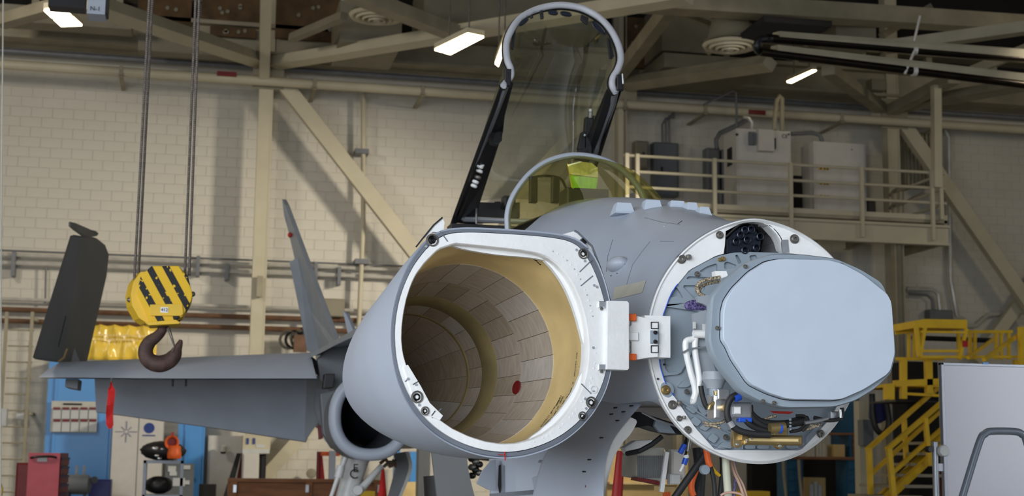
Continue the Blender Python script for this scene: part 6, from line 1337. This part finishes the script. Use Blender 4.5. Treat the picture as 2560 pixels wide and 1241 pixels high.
sheet([[(985,1135,14.6),(990,1165,14.6),(982,1200,14.6),(965,1262,14.6)], [(1015,1130,14.3),(1024,1165,14.3),(1014,1200,14.3),(990,1262,14.3)]], 'gear_door_skin', 'ac2', 0.04)
# nose gear door / dark panel under radome
sheet([[(1078,1120,10.5),(1085,1180,10.5),(1095,1262,10.5)], [(1130,1110,10.45),(1135,1180,10.45),(1150,1262,10.45)], [(1165,1110,10.4),(1172,1180,10.4),(1192,1262,10.4)]], 'nose_gear_door', 'fold', 0.04)
for k in range(7): blob(MB(), at(1180+(k%3)*9, 1148+k*7, 10.6), 0.03, 0.03, 0.025, 8).build('gear_fitting', M['steel' if k % 2 else 'black'], jet, smooth=True)
MB().tube([at(1095, 1190, 11), at(1100, 1300, 11)], 0.11, 14).build('nose_gear_strut', M['rubber'], jet, smooth=True)
NG = V((XC-0.1, 8.2, 0)); MB().tube([NG+V((0, 0.0, 1.5)), NG+V((0, 0, 0.3))], 0.07, 14).build('nose_gear_strut', M['gearwhite'], jet, smooth=True)
for s_ in (-1, 1): MB().lathe(NG+V((s_*0.12-0.07, 0, 0.28)), (1, 0, 0), [(0,0.15),(0.02,0.25),(0.05,0.28),(0.11,0.28),(0.14,0.15)], 24).build('nose_wheel', M['rubber'], jet, smooth=True, auto=35)
# ---- streamer
st = thing('warning_streamer', 'red fabric safety streamer hanging from the wing underside', 'streamer', at(278, 952, 16.2))
W_ = []
for i in range(13):
    t = i/12; cx_ = 278-4*t+1.5*math.sin(t*7); w = 9 if 0.12 < t < 0.93 else 3; y = 955+t*118
    a = at(cx_-w, y, 16.15+0.03*math.sin(t*9)); b = at(cx_+w, y, 16.15+0.03*math.sin(t*9+1)); W_.append([a, a.lerp(b, 0.5)+V((0, 0.02*math.sin(t*12), 0)), b, b+V((0, 0.01, 0)), a+V((0, 0.01, 0))])
MB().loft(W_, True, True).build('ribbon', M['redcloth'], st, smooth=True); MB().tube([at(279, 946, 16.15), at(279, 957, 16.15)], 0.012, 6).build('pin', M['steel'], st)

# ---- things hanging/standing under the nose
def hang(pts, r, m, label, name='cable', cat='cable', Y=6.2): return solo(MB().tube(path(pts, Y), r, 10), name, M[m], label, cat, smooth=True)
hang([(1814,1110),(1816,1180),(1822,1262),(1826,1330)], 0.016, 'cablegreen', 'thick pale hose hanging straight down from the nose', 'hose', 'hose', 5.75)
hang([(1826,1150),(1834,1180),(1850,1215),(1866,1262)], 0.006, 'purplewire', 'left one of the pink wires curving down from the nose', 'wire', 'wire', 5.8)
hang([(1832,1150),(1842,1185),(1858,1215),(1872,1262)], 0.005, 'purplewire', 'right one of the pink wires curving down from the nose', 'wire', 'wire', 5.82)
hang([(1802,1240),(1812,1234),(1830,1232),(1850,1236),(1862,1244)], 0.005, 'purplewire', 'looped pink wire at the bottom edge below the nose', 'wire', 'wire', 5.7)
hang([(1836,1150),(1838,1190),(1834,1262)], 0.006, 'purple', 'purple twisted cable hanging behind the pink wires', Y=6.0)
hang([(1764,1110),(1770,1150),(1776,1168)], 0.014, 'orange', 'short orange cable section at the lower nose edge', Y=6.0)
hang([(1776,1166),(1782,1190),(1786,1215),(1788,1262)], 0.010, 'rubber', 'black corrugated cable continuing below the orange section', Y=6.0)
hang([(1740,1175),(1730,1205),(1729,1225),(1734,1240)], 0.014, 'orange', 'orange bent cable left of the black cables under the nose', Y=6.3)
hang([(1745,1120),(1750,1180),(1745,1262)], 0.026, 'rubber', 'thick black cable bundle hanging under the nose', Y=6.4)
hang([(1804,1120),(1806,1180),(1798,1262)], 0.012, 'rubber', 'black cable just left of the thick pale hose', Y=6.2)
hang([(1780,1170),(1790,1182),(1800,1190)], 0.008, 'yellow', 'short yellow wire between the black cables under the nose', 'wire', 'wire', 6.2)
hang([(1726,1090),(1720,1130)], 0.012, 'steel', 'metal coupling stub left of the black cable bundle', 'coupling', 'coupling', 6.2)
solo(MB().tube([at(1764, 1135, 6.1), at(1675, 1262, 6.1)], 0.016, 10), 'support_strut', M['rubber'], 'dark diagonal strut rising to the underside of the nose', 'strut', smooth=True)
b1 = thing('blue_connector', 'blue capped connector with white tip dangling under the nose', 'connector', at(1712, 1150, 6.2))
MB().tube([at(1714, 1138, 6.2), at(1716, 1146, 6.2)], 0.013, 10).build('white_cap', M['gearwhite'], b1, smooth=True); MB().tube([at(1715, 1146, 6.2), at(1710, 1162, 6.2)], 0.012, 10).build('sleeve', M['bluewrap'], b1, smooth=True); MB().tube([at(1709, 1162, 6.2), at(1700, 1180, 6.2)], 0.006, 8).build('tip', M['gearwhite'], b1, smooth=True); MB().tube([at(1722, 1100, 6.25), at(1714, 1138, 6.2)], 0.006, 8).build('lead', M['rubber'], b1)
b2 = thing('blue_connector', 'upper blue connector sleeve close under the white nose ring', 'connector', at(1706, 1120, 6.2))
MB().tube([at(1712, 1112, 6.2), at(1700, 1134, 6.2)], 0.012, 10).build('sleeve', M['bluewrap'], b2, smooth=True); MB().tube([at(1718, 1090, 6.25), at(1712, 1112, 6.2)], 0.006, 8).build('lead', M['rubber'], b2)
tag(solo(MB().lathe(at(1760, 1175, 6.0), (0, -1, 0), [(0, 0.022), (0.02, 0.02)], 16), 'valve_disc', M['plate'], 'small round blue-grey fitting between the orange cables', 'fitting'), None)
rp_ = solo(MB().tube([at(1552, 1128, 9.5), at(1546, 1200, 9.5), at(1541, 1262, 9.5), V((at(1538, 1300, 9.5).x, 9.5, 0.02))], [0.028, 0.034, 0.04, 0.045], 12), 'jack_leg', M['red'], 'red jack leg standing below the open nose bay', 'jack', smooth=True)
tag(pbox(1664, 1231, 1676, 1262, 7.5, 0.05, 'orange_block', M['orange'], z0=0.0), 'orange block at the bottom edge left of the dark strut', 'block')
tag(pbox(1664, 1218, 1688, 1231, 7.5, 0.2, 'wooden_block', M['tan']), 'tan wooden block on top of the orange block', 'block')
# ================================================================== CRANE HOOK BLOCK
YH2 = 11.0
hk = thing('crane_hook_block', 'yellow and black striped crane hook block with a rusty hook', 'crane hook', at(405, 740, YH2))
o8 = [(378,666),(446,665),(470,690),(481,737),(478,752),(456,792),(436,802),(374,806),(358,770),(341,735),(352,690)]
o8b = [(362,668),(378,666),(341,735),(344,760),(368,808),(352,800),(330,760),(328,735),(334,705),(350,678)]
dm = MB().prism([at(x, y, YH2) for x, y in o8], (0, 0.30, 0)).build('sheave_cover', M['hazard'], hk, bevel=0.008)
MB().prism([at(x, y, YH2+0.04) for x, y in ((352,680),(446,672),(470,700),(478,750),(450,800),(366,808),(348,796),(330,764),(327,735),(334,704))], (-0.05, 0.24, 0)).build('rear_cover', M['yellow'], hk, bevel=0.008)
MB().prism([at(x, y, YH2-0.02) for x, y in ((375,762),(456,760),(458,786),(452,790),(378,790),(375,788))], (0, 0.02, 0)).build('front_plate', M['yellow'], hk, bevel=0.003)
MB().box(at(401, 782, YH2-0.024), at(421, 769, YH2-0.02)).build('number_label', M['white'], hk); text('412', 0.034, at(411, 775.5, YH2-0.027), hk, M['ink'])
MB().prism([at(x, y, YH2-0.01) for x, y in ((362,806),(440,800),(450,806),(448,810),(372,814))], (0, 0.28, 0)).build('bottom_plate', M['yellow'], hk, bevel=0.004)
for px, py in ((484,736),(322,750)): MB().lathe(at(px, py, YH2+0.12), (1 if px > 400 else -1, 0, 0), [(-0.03, 0.02), (0.0, 0.02), (0.012, 0.01)], 12).build('axle_end', M['steel'], hk, smooth=True)
# hook : swept tapered body
hc = [(407,812,15),(404,828,15),(392,842,17),(374,856,21),(364,876,23),(368,896,24),(384,908,26),(404,910,27),(424,902,25),(437,888,22),(444,872,14),(450,858,9),(452,850,5)]
hp_ = bez([at(q[0], q[1], YH2+0.14) for q in hc], 5); rr = []
for i in range(len(hc)-1):
    for k in range(5): rr.append((hc[i][2]*(1-k/5)+hc[i+1][2]*k/5)/2/330)
rr.append(hc[-1][2]/2/330)
def hooktube():
    n = 14; rings = []; 
    for i, p in enumerate(hp_):
        d = (hp_[min(i+1, len(hp_)-1)]-hp_[max(i-1, 0)]).normalized(); y = V((0, 1, 0)); x = d.cross(y).normalized()
        rings.append([p+x*math.cos(2*math.pi*k/n)*rr[i]*1.55+y*math.sin(2*math.pi*k/n)*rr[i]*1.1 for k in range(n)])
    return MB().loft(rings, True, True)
hooktube().build('hook', M['hook'], hk, smooth=True, auto=60)
MB().lathe(at(407, 808, YH2+0.14), (0, 0, 1), [(-0.04, 0.03), (-0.02, 0.05), (0.0, 0.05), (0.01, 0.045)], 16).build('hook_collar', M['hook'], hk, smooth=True)
MB().tube([at(418, 822, YH2+0.10), at(436, 868, YH2+0.1), at(430, 880, YH2+0.1)], 0.005, 6).build('safety_latch', M['steel'], hk); MB().tube([at(424, 820, YH2+0.18), at(437, 866, YH2+0.18)], 0.005, 6).build('safety_latch', M['steel'], hk)
for i, (b0, t0, dy) in enumerate((((336, 700), (373, 0), 0.10), ((346, 690), (381, 0), 0.2), ((462, 690), (489, 0), 0.2), ((473, 690), (498, 0), 0.08))):
    A = at(b0[0], b0[1], YH2+dy); B = at(t0[0], t0[1], YH2+dy); Tp = A+(B-A)*((9.9-A.z)/(B.z-A.z))
    solo(MB().tube([A, Tp], 0.0105, 10), 'wire_rope', M['rope'], ('leftmost', 'second', 'third', 'rightmost')[i]+' of the four wire ropes holding the hook block', 'rope', 'wire ropes of the crane hook block', smooth=True)
cr_t = thing('crane_trolley', 'crane trolley above the frame carrying the wire ropes', 'crane trolley', (-0.9, 11.2, 9.9))
xx0 = at(430, -30, 11.2).x
MB().box((xx0-0.9, 10.8, 9.9), (xx0+0.9, 11.6, 10.5)).build('body', M['yellow'], cr_t, bevel=0.02)
MB().beam((XL, 11.2, 10.75), (XR, 11.2, 10.75), 0.35, 0.5, (0, 0, 1), 'I').build('crane_bridge', M['yellow'], cr_t)
solo(MB().tube([at(8, -60, 12), at(8, 0, 12), at(3, 620, 12), at(1, 1300, 12)], 0.006, 6), 'pull_cord', M['greytape'], 'thin pale cord hanging at the far left edge', 'cord')
cbx = thing('crane_control_box', 'grey box with dark marking hanging at the top left beside the tube light', 'control box', at(242, 15, 14))
pbox(219, -30, 264, 35, 14, 0.25, 'body', M['ac'], cbx); text('N-1', 0.06, at(238, 22, 13.99), cbx, M['ink']); pbox(264, -30, 270, 32, 14.02, 0.22, 'side_strip', M['black'], cbx)
MB().tube([at(242, -30, 14.1), V((at(242, -30, 14.1).x, 14.1, 12.7))], 0.02, 6).build('cable', M['black'], cbx)
solo(MB().box(at(120, 14, 14.2), at(219, -30, 14.4)), 'festoon_track', M['black'], 'dark track left of the grey hanging control box', 'track')
